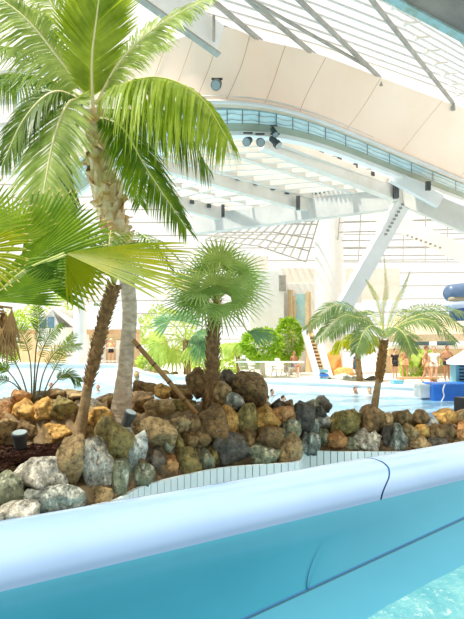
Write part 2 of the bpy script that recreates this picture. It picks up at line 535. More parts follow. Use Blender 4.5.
# slide water with foam
m, nt, out = newmat('slide_water')
b = nt.nodes.new('ShaderNodeBsdfPrincipled'); b.inputs['Roughness'].default_value = 0.12
f1 = noise_node(nt, 9, 6, 0.7); f2 = noise_node(nt, 34, 6, 0.75)
c1 = ramp(nt, f1, [(0.36, rgb(72, 146, 156)), (0.6, rgb(104, 164, 168)), (0.75, rgb(134, 182, 180))])
mk = ramp(nt, f2, [(0.56, (0, 0, 0, 1)), (0.68, (1, 1, 1, 1))])
mx = nt.nodes.new('ShaderNodeMix'); mx.data_type = 'RGBA'
nt.links.new(mk, mx.inputs[0]); nt.links.new(c1, mx.inputs[6]); mx.inputs[7].default_value = rgb(170, 196, 192)
nt.links.new(mx.outputs[2], b.inputs['Base Color'])
bp = nt.nodes.new('ShaderNodeBump'); bp.inputs['Strength'].default_value = 0.6; bp.inputs['Distance'].default_value = 0.02
nt.links.new(f2, bp.inputs['Height']); nt.links.new(bp.outputs[0], b.inputs['Normal'])
nt.links.new(b.outputs[0], out.inputs[0]); M['slide_water'] = m
mb = MB(); rows = []
for i in range(161):
    s = -1.2 + 5.6 * i / 160; zs = seam_z(s)
    row = []
    for j in range(41):
        u = 0.37 + 1.34 * j / 40
        e = noise.noise(V((s * 5, 3.1, 0))) * 0.02 if j == 0 else 0
        h = noise.fractal(V((s * 3.2, u * 5, 0.4)), 1.0, 2.0, 4) * 0.028 + noise.noise(V((s * 11, u * 12, 2))) * 0.006
        row.append(SL(s, u + e, zs - 0.108 + h * min(1, j / 4) - (0.01 if j == 0 else 0)))
    rows.append(row)
mb.strip(rows); o = mb.build('water', 'slide_water', origin=SL(1, 1, 1.0), smooth=True)
struct(o, 'aqua foaming water running down the blue slide channel')

# ------------------------------------------------------------------ pool, deck
m, nt, out = newmat('pool_water')
b = nt.nodes.new('ShaderNodeBsdfPrincipled'); b.inputs['Roughness'].default_value = 0.1
f1 = noise_node(nt, 1.1, 5, 0.65)
nt.links.new(ramp(nt, f1, [(0.35, rgb(112, 182, 216)), (0.65, rgb(190, 222, 236))]), b.inputs['Base Color'])
f2 = noise_node(nt, 3.2, 5, 0.6, stretch=(1, 1.6, 1))
bp = nt.nodes.new('ShaderNodeBump'); bp.inputs['Strength'].default_value = 0.8; bp.inputs['Distance'].default_value = 0.16
nt.links.new(f2, bp.inputs['Height']); nt.links.new(bp.outputs[0], b.inputs['Normal'])
nt.links.new(b.outputs[0], out.inputs[0]); M['pool_water'] = m

edge_tab = [(-150, 34), (-50, 32), (110, 30), (150, 28), (200, 27), (267, 24.5), (330, 23), (400, 21.2), (440, 20.2), (560, 19)]
epx = [-150 + 710 * i / 70 for i in range(71)]
edge = [V(((x - 232) / F * lin(x, edge_tab), lin(x, edge_tab), 0)) for x in epx]
mb = MB()
mb.strip([[V((p.x, p.y + 0.05, -0.4)) for p in edge], [V((p.x * 0.9, 10.0, -0.4)) for p in edge], [V((p.x * 0.9 , -2.0, -0.4)) for p in edge]])
struct(mb.build('water', 'pool_water'), 'pale blue sparkling pool water')
mb = MB()
mb.add([(-40, -6, -1.2), (40, -6, -1.2), (40, 60, -1.2), (-40, 60, -1.2)], [(0, 1, 2, 3)])
struct(mb.build('ground', 'pool_white'))
mb = MB()
mb.strip([[V((p.x, p.y + 0.3, 0.05)) for p in edge], [V((p.x * 1.9, 62.0, 0.05)) for p in edge]])
struct(mb.build('floor', 'deck'))
# white pool edge: a wall with a coping
mb = MB()
top = lambda x: lin(x, [(120, 0.7), (150, 0.2), (200, 0.1), (560, 0.06)])
rows = []
for x, p in zip(epx, edge):
    z = top(x); n_ = V((0, 1, 0))
    rows.append([p + V((0, 0, -1.1)), p + V((0, 0, z - 0.1)), p + V((0, -0.06, z - 0.1)), p + V((0, -0.06, z)), p + V((0, 0.5, z)), p + V((0, 0.5, -0.2))])
mb.strip(rows)
struct(mb.build('trim_1', 'pool_white'), 'white rim wall along the far side of the pool')

# ------------------------------------------------------------------ tiled wall below the rocks
curve_px = [(-60, 540), (0, 523), (60, 512), (115, 500), (140, 487), (180, 476), (220, 468), (260, 464.5), (285, 463), (297, 461.5), (301, 458.5)]
right_px = [(303, 450), (315, 450.5), (340, 451.5), (400, 451.5), (464, 450), (540, 448), (620, 445)]
ZT = 0.3
def onz(px, py, z):
    Y = (ZC - z) * F / (py - HZ); return V(((px - 232) / F * Y, Y, z))
ca = spline([onz(x, y, ZT) for x, y in curve_px], 200)
cb = spline([onz(x, y, ZT) for x, y in right_px], 140)
cfull = ca + cb
def resample(C, d):
    out = [C[0].copy()]; acc = 0
    for a, b in zip(C, C[1:]):
        l = (b - a).length
        while acc + l >= d:
            t = (d - acc) / l; a = a.lerp(b, t); out.append(a.copy()); l = (b - a).length; acc = 0
        acc += l
    return out
rs = resample(cfull, 0.098)
mb = MB()
for a, b in zip(rs, rs[1:]):
    t = (b - a).normalized(); n_ = V((t.y, -t.x, 0))
    c = (a + b) / 2
    hw = (b - a).length / 2 - 0.0055
    q = []
    for k in (-0.9, 0):
        for (i, j) in ((-1, 0.012), (1, 0.012), (1, -0.03), (-1, -0.03)):
            q.append(c + t * i * hw + n_ * j + V((0, 0, k)))
    mb.add(q, [(3, 2, 1, 0), (4, 5, 6, 7), (0, 1, 5, 4), (1, 2, 6, 5), (2, 3, 7, 6), (3, 0, 4, 7)], 0)
rows = []
for a, b in zip(rs, rs[1:]):
    t = (b - a).normalized(); n_ = V((t.y, -t.x, 0))
    rows.append([a + V((0, 0, -0.9)) - n_ * 0.001, a + V((0, 0, -0.012)) - n_ * 0.001, a - n_ * 0.06 + V((0, 0, -0.012)), a - n_ * 0.12 + V((0, 0, -0.9))])
mb.strip(rows, 1)
struct(mb.build('trim_2', ['tile_white', 'grout']), 'low wall of narrow white upright tiles below the rocks')

# ------------------------------------------------------------------ rock bed (planter ground)
def yfront(px):   # depth and image row of the tile top at this column
    tab = [(x, y) for x, y in curve_px[:-1]] + [(302, 455)] + right_px[1:]
    y = lin(px, tab); return (ZC - ZT) * F / (y - HZ), y
mb = MB(); rows = []
for i in range(361):
    px = -60 + 640 * i / 360
    Yf = max(yfront(px)[0], yfront(px - 5)[0], yfront(px + 10)[0] if px > 200 else 0)
    zt = lin(px, [(60, 0.55), (100, 0.6), (112, 0.7), (200, 0.82), (240, 0.9), (290, 0.72), (320, 0.55), (460, 0.55)])
    set1 = lin(px, [(110, 0.3), (200, 0.55), (300, 0.5), (330, 0.35)])
    def at(Y, z, px=px): return V(((px - 232) / F * Y, Y, z))
    left = px < 108
    r = [at(Yf + 0.07, 0.0), at(Yf + 0.07, ZT), at(Yf + 0.07 + set1 * 0.35, ZT + 0.45 * (zt - ZT)), at(Yf + 0.07 + set1, zt)]
    if left:
        r += [at(5.75, 0.62), at(5.98, 1.0), at(6.3, 1.1), at(7.3, 1.06), at(7.8, -0.6)]
    else:
        k = min(1, (px - 108) / 20)
        r += [at(max(Yf + set1 + 0.05, 6.4), zt + 0.0), at(max(Yf + set1 + 0.2, 6.9), zt + 0.12 * (px < 240)), at(7.9, zt + 0.1), at(8.6, zt - 0.1), at(9.0, -0.6)]
    fine = []
    for a_, b_, k_ in zip(r, r[1:], (3, 10, 14, 22, 4, 4, 4, 3)):
        fine += [a_.lerp(b_, q / k_) for q in range(k_)]
    fine.append(r[-1])
    rows.append(fine)
for i_, row in enumerate(rows):
    for j_, p in enumerate(row):
        c1 = noise.voronoi(p * 6.5)[0]
        k_ = min(1, (c1[1] - c1[0]) * 2.2) * min(1, j_ / 5)
        row[j_] = p + V((0, -0.05, 0.06)) * (k_ - 0.5) + V((0, 0, noise.noise(p * 3.0) * 0.03))
mb.strip(rows)
struct(mb.build('ground', 'bed_earth', smooth=True), 'rough earth and rubble bank between the rocks')
mb = MB()
rng = random.Random(3)
for i in range(2600):
    px = rng.uniform(-60, 84); Y = rng.uniform(lin(px, [(2, 4.6), (14, 5.0), (60, 5.15)]), 5.8)
    p = V(((px - 232) / F * Y, Y, 0.63 + rng.uniform(-0.01, 0.03)))
    a = rng.uniform(0, 6.28); d = V((math.cos(a), math.sin(a), rng.uniform(-0.4, 0.4))).normalized()
    e = d.cross(V((rng.uniform(-0.5, 0.5), rng.uniform(-0.5, 0.5), 1))).normalized()
    l = rng.uniform(0.02, 0.05); w_ = rng.uniform(0.008, 0.02); n_ = d.cross(e) * 0.006
    q = [p + d * l * i_ + e * w_ * j_ + n_ * k_ for k_ in (-1, 1) for i_, j_ in ((-1, -1), (1, -1), (1, 1), (-1, 1))]
    mb.add(q, [(4, 5, 6, 7), (0, 1, 5, 4), (1, 2, 6, 5), (2, 3, 7, 6), (3, 0, 4, 7)])
o = mb.build('bark_mulch', 'mulch_chip', origin=P(40, 450, 5.2))
tag(o, 'dark brown bark mulch spread behind the pale boulders', 'mulch', kind='stuff')

# ------------------------------------------------------------------ rocks
def rock(cen, half, key, seed, ang=0.5, label='', group=None, name='boulder', cat='rock', sub=4):
    rng = random.Random(seed)
    bm = bmesh.new()
    bmesh.ops.create_icosphere(bm, subdivisions=sub, radius=1.0)
    planes = []
    for i in range(15):
        z = rng.uniform(-1, 1); a = rng.uniform(0, 6.283); r = math.sqrt(1 - z * z)
        planes.append((V((r * math.cos(a), r * math.sin(a), z)), rng.uniform(1 - 0.72 * ang, 1.05 - 0.22 * ang)))
    off = V((rng.uniform(-50, 50), rng.uniform(-50, 50), rng.uniform(-50, 50)))
    pw = 2.3 + 1.6 * ang
    for v in bm.verts:
        d = v.co.normalized()
        r = (abs(d.x) ** pw + abs(d.y) ** pw + abs(d.z) ** pw) ** (-1 / pw) * 0.93
        for n_, o_ in planes:
            c = d.dot(n_)
            if c > 0.05:
                q = o_ / c
                h = max(0.03 - abs(r - q), 0) / 0.03
                r = min(r, q) - h * h * 0.03 * 0.25
        r += noise.fractal(d * 1.9 + off, 1.0, 2.0, 5) * (0.05 + 0.08 * ang) + noise.noise(d * 8 + off) * 0.02
        c1 = noise.voronoi(d * 2.6 + off)[0]
        r -= max(0, 0.12 - (c1[1] - c1[0])) * 0.5 * ang
        v.co = d * r
    lo = [min(v.co[k] for v in bm.verts) for k in range(3)]; hi = [max(v.co[k] for v in bm.verts) for k in range(3)]
    for v in bm.verts:
        v.co = V([((v.co[k] - lo[k]) / (hi[k] - lo[k]) * 2 - 1) * half[k] for k in range(3)])
    for f in bm.faces: f.smooth = True
    me = bpy.data.meshes.new(name); bm.to_mesh(me); bm.free()
    me.materials.append(M[key])
    o = bpy.data.objects.new(name, me); COL.objects.link(o); o.location = cen
    return tag(o, label, cat, group)

# (x0, y0, x1, y1, colour, angularity, label, depth or None)
G1, G2, G3, G4 = 'boulders edging the mulch bed', 'rocks of the mound under the fan palm', 'stones in the low wall by the pool', 'stones of the wall behind the mulch'
ROCKS = [
 (10, 458, 64, 492, 'gw', .35, 'large rounded white and grey boulder with a rusty end on a blue grey one', G1, None),
 (24, 485, 82, 516, 'bg', .3, 'broad blue grey boulder lying under the rounded white topped boulder', G1, None),
 (-14, 473, 24, 511, 'gg', .35, 'smooth grey green boulder cut off by the picture edge, beside the rusty ended boulder', G1, None),
 (-2, 502, 36, 524, 'gw', .3, 'low pale cream stone at the slide rim under the grey green boulder', G1, 4.2),
 (55, 436, 86, 491, 'tan', .45, 'tall upright tan slab of rock standing among the boulders', G1, None),
 (76, 441, 114, 495, 'gw', .5, 'tall white streaked grey boulder leaning next to the upright tan slab', G1, None),
 (107, 462, 128, 502, 'gg', .35, 'grey green egg shaped boulder at the start of the white tiles', G1, None),
 (84, 486, 112, 512, 'tan', .5, 'small brownish stone at the foot of the white streaked boulder', G1, None),
 (96, 421, 131, 468, 'ol', .6, 'big olive and yellow boulder below the thick palm trunk', G1, None),
 (118, 432, 139, 474, 'bg', .6, 'dark blue grey boulder face next to the olive and yellow boulder', G1, None),
 (125, 465, 152, 490, 'gg', .25, 'round pale green boulder sitting right on the white tiles', G1, None),
 (132, 433, 147, 460, 'pb', .45, 'narrow pale bluish stone behind the round pale green boulder', G1, None),
 (138, 419, 175, 447, 'tan', .45, 'broad grey tan boulder on top of the wall below the bamboo pole', G2, None),
 (171, 416, 193, 432, 'tan', .45, 'light tan stone touching the broad grey tan boulder', G2, None),
 (146, 449, 165, 476, 'dk', .6, 'dark wedge stone between the round pale green boulder and the reddish stone', G2, None),
 (160, 438, 175, 460, 'gg', .6, 'small grey stone under the broad grey tan boulder', G2, None),
 (171, 435, 183, 457, 'ol', .6, 'narrow olive stone standing under the light tan stone', G2, None),
 (181, 434, 198, 451, 'br', .6, 'small brown stone in the middle of the wall below the pole foot', G2, None),
 (174, 449, 200, 476, 'ol', .55, 'olive tan stone sitting on the tiles below the pole foot', G2, None),
 (162, 456, 178, 479, 'or', .6, 'small reddish stone low in the wall beside the olive tan stone', G2, None),
 (196, 449, 214, 471, 'gg', .5, 'grey green stone on the tiles beside the black rock', G2, None),
 (184, 416, 200, 436, 'br', .55, 'brown stone at the foot of the bamboo pole', G2, None),
 (189, 428, 210, 450, 'br', .6, 'dull brown stone under the big brown rock near the pole foot', G2, None),
 (194, 409, 227, 448, 'br', .45, 'big rounded brown rock in front of the shaggy palm trunk', G2, None),
 (217, 407, 238, 440, 'och', .5, 'upright cream and tan stone above the black rock', G2, None),
 (214, 433, 247, 469, 'dk', .5, 'large square black rock standing on the white tiles', G2, None),
 (205, 446, 220, 468, 'ol', .55, 'mossy stone wedged beside the large black rock', G2, None),
 (235, 404, 258, 433, 'ol', .45, 'rounded olive rock beside the upright cream stone', G2, None),
 (253, 406, 280, 434, 'och', .45, 'large tan yellow rock in the top course of the mound', G2, None),
 (241, 429, 256, 456, 'br', .55, 'narrow brown stone beside the large black rock', G2, None),
 (253, 427, 281, 449, 'br', .5, 'dark brown rounded stone below the large tan yellow rock', G2, None),
 (246, 444, 281, 466, 'gg', .5, 'green stained stone low on the tiles below the dark brown rounded stone', G2, None),
 (275, 433, 300, 464, 'tan', .5, 'mottled tan corner stone where the tiled wall steps back', G2, None),
 (274, 419, 300, 437, 'gg', .6, 'flat layered grey green stone above the mottled corner stone', G2, None),
 (272, 407, 294, 422, 'or', .55, 'orange tan stone on top of the flat layered stone', G2, None),
 (231, 373, 266, 406, 'br', .5, 'biggest brown faceted boulder on the crest beside the shaggy palm', G2, 7.0),
 (214, 382, 231, 408, 'tan', .45, 'pale tan stone between the shaggy trunk and the biggest boulder', G2, 6.9),
 (187, 368, 209, 398, 'br', .55, 'dark brown rock on the crest close against the shaggy palm trunk', G2, 7.15),
 (218, 370, 236, 388, 'dk', .5, 'small dark rock behind the shaggy palm trunk and the biggest boulder', G2, 7.4),
 (225, 393, 244, 412, 'bg', .6, 'dark grey pointed stone under the biggest brown boulder', G2, 6.75),
 (146, 400, 178, 420, 'tan', .45, 'rounded tan stone lying behind the bamboo pole', G2, 7.0),
 (154, 384, 172, 400, 'och', .5, 'small tan stone on the back row next to the pole', G2, 7.6),
 (130, 392, 154, 417, 'br', .5, 'dark brown rock between the thick palm trunk and the pole', G2, 7.2),
 (168, 385, 192, 402, 'br', .55, 'brown stone on the back row behind the pole', G2, 7.6),
 (174, 399, 197, 416, 'ol', .5, 'olive brown stone behind the foot of the pole', G2, 7.0),
 (134, 381, 157, 396, 'br', .5, 'low brown stone at the water side behind the pole', G2, 7.9),
 (270, 399, 286, 415, 'dk', .7, 'dark pointed stone at the end of the crest above the orange tan stone', G3, 7.0),
 (283, 400, 296, 421, 'br', .7, 'thin upright brown stone behind the layered stone', G3, 7.0),
 (292, 402, 313, 430, 'dk', .7, 'jagged dark upright slab at the gap in the rocks', G3, 7.15),
 (304, 400, 319, 417, 'gg', .65, 'small grey upright stone behind the jagged slab', G3, 7.4),
 (312, 396, 331, 414, 'dk', .55, 'dark grey rock at the water edge behind the white stained stones', G3, 7.6),
 (315, 406, 326, 417, 'dk', .5, 'small black stone resting on the dark grey rock', G3, 7.3),
 (299, 416, 317, 434, 'bg', .5, 'pale grey green stone stained white in the gap of the wall', G3, None),
 (312, 414, 332, 432, 'gw', .5, 'white crusted stone beside the large olive boulder', G3, None),
 (300, 430, 318, 452, 'bg', .5, 'lower grey green stone in the inner corner over the tiles', G3, None),
 (315, 428, 332, 450, 'gg', .5, 'light green stained stone beside the orange brown stone', G3, None),
 (331, 410, 361, 438, 'ol', .4, 'large rounded olive brown boulder in the low wall', G3, None),
 (324, 432, 350, 453, 'or', .5, 'orange brown stone sitting on the tiles below the large olive boulder', G3, None),
 (352, 430, 381, 453, 'gw', .55, 'green and white streaked stone under the slender date palm', G3, None),
 (362, 406, 384, 435, 'br', .45, 'tall dark brown boulder at the foot of the slender date palm', G3, None),
 (344, 438, 362, 453, 'gg', .5, 'small grey stone between the orange brown and the streaked stone', G3, None),
 (379, 413, 392, 430, 'tan', .5, 'small tan stone right beside the tall dark brown boulder', G3, None),
 (381, 427, 393, 450, 'dk', .6, 'narrow dark stone touching the blue grey triangle', G3, None),
 (389, 425, 410, 451, 'bg', .6, 'blue grey triangular stone in the low wall', G3, None),
 (401, 424, 418, 442, 'tan', .45, 'tan stone leaning on the blue grey triangle', G3, None),
 (408, 437, 428, 452, 'tan', .4, 'low flat tan stone on the tile edge next to the blue grey triangle', G3, None),
 (394, 410, 413, 427, 'br', .5, 'brown rounded stone in the top row above the blue grey triangle', G3, None),
 (411, 410, 431, 427, 'br', .45, 'second brown rounded stone in the top row above the flat tan stone', G3, None),
 (423, 417, 438, 429, 'pb', .55, 'small pale flat stone in the top row', G3, None),
 (412, 425, 428, 441, 'och', .5, 'ochre stone in the middle row above the flat tan stone', G3, None),
 (426, 425, 443, 442, 'br', .5, 'mid brown stone in the middle row below the small pale flat stone', G3, None),
 (434, 409, 456, 425, 'och', .45, 'large ochre stone in the top row near the blue mat', G3, None),
 (439, 423, 456, 444, 'br', .5, 'brown tan stone under the large ochre stone', G3, None),
 (453, 409, 472, 424, 'tan', .5, 'tan stone below the black lamp housing', G3, None),
 (454, 420, 474, 444, 'or', .55, 'reddish brown stone at the picture edge under the tan stone', G3, None),
 (426, 438, 448, 452, 'dk', .5, 'dark low stone on the tile edge below the mid brown stone', G3, None),
 (446, 438, 470, 450, 'br', .5, 'low brown stone on the tile edge at the end of the wall', G3, None),
 (11, 390, 30, 408, 'or', .5, 'bright orange ochre stone under the small feather palm', G4, 6.25),
 (10, 400, 41, 423, 'och', .5, 'large yellow tan block in the wall behind the mulch', G4, 6.05),
 (32, 398, 58, 425, 'och', .55, 'rounded tan block next to the large yellow tan block', G4, 6.05),
 (50, 397, 77, 423, 'ol', .6, 'olive grey pointed block touching the slim dark trunk', G4, 6.05),
 (0, 402, 13, 423, 'or', .5, 'narrow orange stone at the picture edge in the wall behind the mulch', G4, 6.05),
 (-8, 418, 18, 448, 'tan', .55, 'tan stone low in the wall left of the ground spotlight', G4, 5.85),
 (40, 424, 72, 443, 'och', .5, 'flat yellow stone low in the wall right of the ground spotlight', G4, 5.9),
 (14, 418, 44, 444, 'br', .6, 'brown stone behind the ground spotlight', G4, 5.98),
 (88, 408, 111, 431, 'och', .3, 'round ochre boulder beside the thick palm trunk', G4, 6.0),
 (79, 400, 102, 418, 'gw', .5, 'pale grey stone between the slim trunk and the thick trunk', G4, 6.3),
 (66, 408, 82, 432, 'br', .55, 'brown stone touching the foot of the slim dark trunk', G4, 6.05),
 (76, 418, 98, 446, 'br', .6, 'dark brown stone just below the round ochre boulder', G4, 5.95),
 (43, 389, 64, 401, 'br', .5, 'low brown stone along the water behind the wall', G4, 6.6),
 (34, 391, 48, 402, 'dk', .5, 'small dark stone under the stems of the small feather palm', G4, 6.5),
 (94, 394, 116, 408, 'br', .5, 'brown stone at the water side close to the thick palm trunk', G4, 6.7),
 (62, 390, 84, 402, 'tan', .5, 'low tan stone at the water side behind the slim trunk', G4, 6.7),
]
for i, (x0, y0, x1, y1, key, ang, label, grp, Y) in enumerate(ROCKS):
    cx, cy = (x0 + x1) / 2, (y0 + y1) / 2
    if Y is None:
        Yf, yb = yfront(cx)
        Y = Yf + 0.16 + 0.55 * max(0, yb - cy) / F * Yf
    gr = 1.14
    hx = (x1 - x0) / 2 / F * Y * gr; hz = (y1 - y0) / 2 / F * Y * gr
    if Y is not None and yfront(cx)[0] + 1.2 > Y and grp in (G1, G2, G3) and 105 < cx and y1 > 440: hx *= 1.06; hz *= 1.08
    hy = 0.5 * (hx + hz) * 0.95
    rock(P(cx, cy, Y), (hx, hy, hz), key, 100 + i * 7, min(0.85, ang * 1.3 + 0.08), label, grp, 'boulder' if (x1 - x0) > 24 else 'stone', sub=4 if (x1 - x0) > 22 else 3)

# ------------------------------------------------------------------ tall feather palm
def palm_root(name, base, label, cat='palm'):
    return thing(name, base, label, cat)
YP = 6.6
pr = palm_root('feather_palm', P(118, 428, YP), 'tall feather palm with a thick pale trunk and tan fibrous crown shaft')
path = [P(119, 430, YP), P(122, 402, YP), P(127, 350, YP), P(129.5, 305, YP), P(122, 250, YP), P(112, 215, YP), P(101, 170, YP), P(93, 118, YP)]
C = spline(path[:5], 40)
mb = MB()
pts = []; rad = []
for i in range(121):
    k = i / 120 * 40; a = min(int(k), 39); pts.append(C[a].lerp(C[a + 1], k - a))
    t = i / 120
    rad.append(lin(t, [(0, 0.2), (0.15, 0.15), (0.42, 0.102), (1, 0.1)]) * (1 + 0.035 * (1 if i % 6 == 0 else 0)))
mb.tube(pts, rad, 18, 0, bump=0.02); mb.build('trunk', 'trunk_pale', pr, smooth=True)
mb = MB()
up_path = path[4:]
mb.tube(spline(up_path, 20), [lin(i / 20, [(0, 0.15), (0.5, 0.17), (1, 0.1)]) for i in range(21)], 14, 0, bump=0.06)
Cs = spline(up_path, 60); rng = random.Random(21)
for i in range(150):
    t = (i + rng.random()) / 150; k = t * 60; a_ = min(int(k), 59); p = Cs[a_].lerp(Cs[a_ + 1], k - a_)
    q = i * 2.399; o_ = V((math.cos(q), math.sin(q), 0)); tn = V((-math.sin(q), math.cos(q), 0))
    r = lin(t, [(0, 0.16), (0.5, 0.18), (0.8, 0.15), (1, 0.1)])
    w_ = rng.uniform(0.1, 0.24); l = rng.uniform(0.14, 0.28); tilt = rng.uniform(-0.7, 0.7); fl = rng.choice((-1, 1, 1))
    ax = (V((0, 0, 1)) * math.cos(tilt) + tn * math.sin(tilt)) * fl; sd = o_.cross(ax)
    cu = rng.uniform(0.5, 1.5); rows = []
    for u in (0, 0.3, 0.6, 0.85, 1.0):
        c = p + o_ * (r * 0.94 + l * 0.55 * u * u * cu * 0.6) + ax * l * (u - 0.3 - 0.25 * cu * u ** 3)
        ww = w_ * (1 - 0.55 * u * u)
        rows.append([c - sd * ww / 2 - o_ * ww * 0.25, c - sd * ww * 0.2 + o_ * 0.01, c + sd * ww * 0.2 + o_ * 0.01, c + sd * ww / 2 - o_ * ww * (0.25 - 0.4 * u)])
    mb.strip(rows)
mb.build('fibre_sheath', 'fibre_tan', pr)
def cr(x, y): return (x, y)
FR = [  # pixel path with depth at each point, leaflets, length, width, droop, up, lift, leaf material
 ([(93, 112, 6.6), (92, 60, 6.5), (97, 15, 6.4), (104, -40, 6.2)], 60, 0.62, 0.042, 0.0, (0.15, -1, 0.1), .1, 'lf_bright', 'rachis_pale', 0.75),
 ([(96, 105, 6.6), (120, 62, 6.5), (158, 26, 6.4), (212, -4, 6.2)], 64, 0.52, 0.036, 0.32, (-0.2, -0.75, 0.6), .05, 'lf_pale', 'rachis_pale', 0.5),
 ([(98, 103, 6.5), (125, 84, 6.2), (162, 78, 6.0), (200, 97, 5.9), (228, 140, 5.9)], 70, 0.68, 0.042, 0.95, (0, -0.45, 1), .1, 'lf_bright', 'rachis', 0.3),
 ([(99, 110, 6.7), (138, 112, 7.0), (178, 122, 7.2), (210, 172, 7.2)], 54, 0.55, 0.036, 0.7, (0, 0.1, 1), .0, 'lf_dark', 'rachis', 0.4),
 ([(99, 118, 6.5), (122, 128, 6.3), (146, 168, 6.2), (186, 228, 6.2)], 62, 0.58, 0.036, 0.42, (0.5, -0.5, 0.7), .1, 'lf_fan', 'rachis_pale', 0.5),
 ([(88, 104, 6.4), (70, 102, 6.0), (55, 135, 5.8), (44, 190, 5.7), (38, 222, 5.7)], 66, 0.62, 0.036, 0.22, (-0.4, -0.9, 0.3), .05, 'lf_pale', 'rachis_pale', 0.5),
 ([(87, 104, 6.5), (55, 92, 6.2), (25, 118, 6.1), (2, 165, 6.1)], 60, 0.55, 0.036, 0.35, (-0.4, -0.8, 0.6), .1, 'lf_dark', 'rachis_pale', 0.5),
 ([(87, 100, 6.8), (50, 80, 7.0), (10, 78, 7.2), (-30, 100, 7.2)], 56, 0.62, 0.036, 0.6, (0, -0.3, 1), .1, 'lf_dark', 'rachis', 0.4),
 ([(88, 98, 6.6), (60, 60, 6.5), (25, 18, 6.4), (-15, -12, 6.4)], 60, 0.56, 0.034, 0.55, (-0.3, -0.8, 0.5), .1, 'lf_pale', 'rachis_pale', 0.5),
 ([(90, 98, 6.8), (74, 50, 7.0), (52, 5, 7.2), (36, -40, 7.2)], 52, 0.6, 0.034, 0.3, (-0.5, -0.8, 0.2), .1, 'lf_pale', 'rachis_pale', 0.6),
 ([(90, 98, 6.9), (60, 72, 7.3), (25, 50, 7.6), (-20, 45, 7.8)], 50, 0.6, 0.034, 0.5, (0, -0.5, 1), .1, 'lf_dark', 'rachis', 0.5),
 ([(97, 112, 6.9), (115, 118, 7.4), (130, 150, 7.7), (140, 205, 7.7)], 46, 0.5, 0.034, 0.4, (0.4, -0.4, 0.8), .1, 'lf_dark', 'rachis', 0.5),
 ([(90, 114, 6.7), (74, 128, 7.0), (66, 170, 7.2), (70, 215, 7.2)], 44, 0.5, 0.034, 0.4, (-0.4, -0.6, 0.6), .1, 'lf_dark', 'rachis', 0.5),
 ([(96, 102, 6.7), (112, 70, 7.2), (135, 50, 7.6), (165, 45, 7.8)], 44, 0.5, 0.034, 0.4, (0, -0.5, 1), .1, 'lf_pale', 'rachis_pale', 0.6),
]
for pts_, n, L, w_, dr, up, lift, lm, rm, sw in FR:
    mb = MB()
    frond(mb, [P(*q) for q in pts_], int(n * 1.9), L * 1.22, w_ * 0.86, dr * 1.1, up, sw, lift, 0.1, 0.026)
    split_build(mb, 'frond', [lm, rm], pr, 'rachis')

# ------------------------------------------------------------------ slim dark palm
YS = 5.8
pr = palm_root('slim_palm', P(80, 440, YS), 'slim leaning palm with a rough dark brown trunk beside the thick pale trunk')
path = [P(79, 442, YS), P(83, 415, YS), P(88, 385, YS), P(97, 348, YS), P(106, 312, YS), P(114, 284, YS)]
mb = MB(); mb.tube(spline(path[:3], 16), [0.07 - 0.012 * i / 16 for i in range(17)], 12, 0, bump=0.05); mb.build('lower_trunk', 'trunk_tan', pr, smooth=True)
mb = MB(); mb.tube(spline(path[2:], 24), [lin(i / 24, [(0, 0.055), (0.3, 0.07), (1, 0.075)]) for i in range(25)], 12, 0, bump=0.08)
scales(mb, path[2:], [(0, 0.055), (0.3, 0.068), (1, 0.072)], 230, (0.04, 0.05), 0.6, 0); mb.build('trunk', 'boot_brown', pr)
for i in range(9):
    a = i / 9 * 6.283; mb = MB()
    c = P(114, 286, YS); d = V((math.cos(a), math.sin(a), 0))
    frond(mb, [c, c + d * 0.16 + V((0, 0, 0.4)), c + d * 0.5 + V((0, 0, 0.55)), c + d * 0.85 + V((0, 0, 0.25))], 24, 0.26, 0.022, 0.3, (0, 0, 1), 0.6, 0.15, 0.1, 0.014)
    split_build(mb, 'frond', ['lf_dark', 'rachis'], pr, 'rachis')

# ------------------------------------------------------------------ big fan palm close by
YF = 4.5
base = P(-14, 470, 4.9); base.z = 0.64
pr = palm_root('fan_palm', base, 'close fan palm with large yellow green pleated leaves over the mulch bed')
crown = P(-22, 318, 4.9)
mb = MB(); mb.tube(spline([base, P(-16, 400, 4.9), crown], 14), 0.1, 12, 0, bump=0.06)
scales(mb, [base, crown], [(0, 0.1), (1, 0.11)], 80, (0.08, 0.14), 0.5, 0); mb.build('trunk', 'shag', pr)
def fan_leaf(hub, tipdir_px, L, arc, n, normal, droop, mats, Yh, Yt, fold=0.3, curl=0.0, split=0.55, petiole=True, parent=None, start=None):
    h = P(hub[0], hub[1], Yh); tp = P(hub[0] + tipdir_px[0], hub[1] + tipdir_px[1], Yt)
    mb = MB()
    if petiole:
        s0 = start or crown
        mid = s0.lerp(h, 0.5) + V((0, 0, 0.12))
        mb.tube(spline([s0, mid, h], 14), [0.018 - 0.008 * i / 14 for i in range(15)], 6, 1)
    fan(mb, h, tp - h, normal, L, arc, n, droop, fold, split, mi=0, tip=2 if len(mats) > 2 else None, curl=curl)
    return split_build(mb, 'fan_leaf', mats, parent or pr, 'petiole')
FM = ['lf_fan', 'rachis', 'lf_tip']; FY = ['lf_yellow', 'rachis', 'lf_tip']
fan_leaf((20, 268), (80, -46), 1.0, 128, 34, (0.1, -0.9, 0.5), 0.02, FM, 4.7, 4.7, split=0.72)
fan_leaf((64, 253), (120, 10), 1.2, 62, 22, (0.25, -0.62, 0.8), 0.05, FY, 4.3, 4.3, split=0.66)
fan_leaf((66, 255), (50, 46), 0.5, 100, 16, (0.2, -0.9, 0.3), 0.1, FY, 4.35, 4.5)
fan_leaf((62, 256), (-34, 22), 0.44, 60, 10, (0.2, -0.9, 0.3), 0.04, ['lf_fan', 'rachis', 'lf_tip'], 4.4, 4.5, split=0.75)
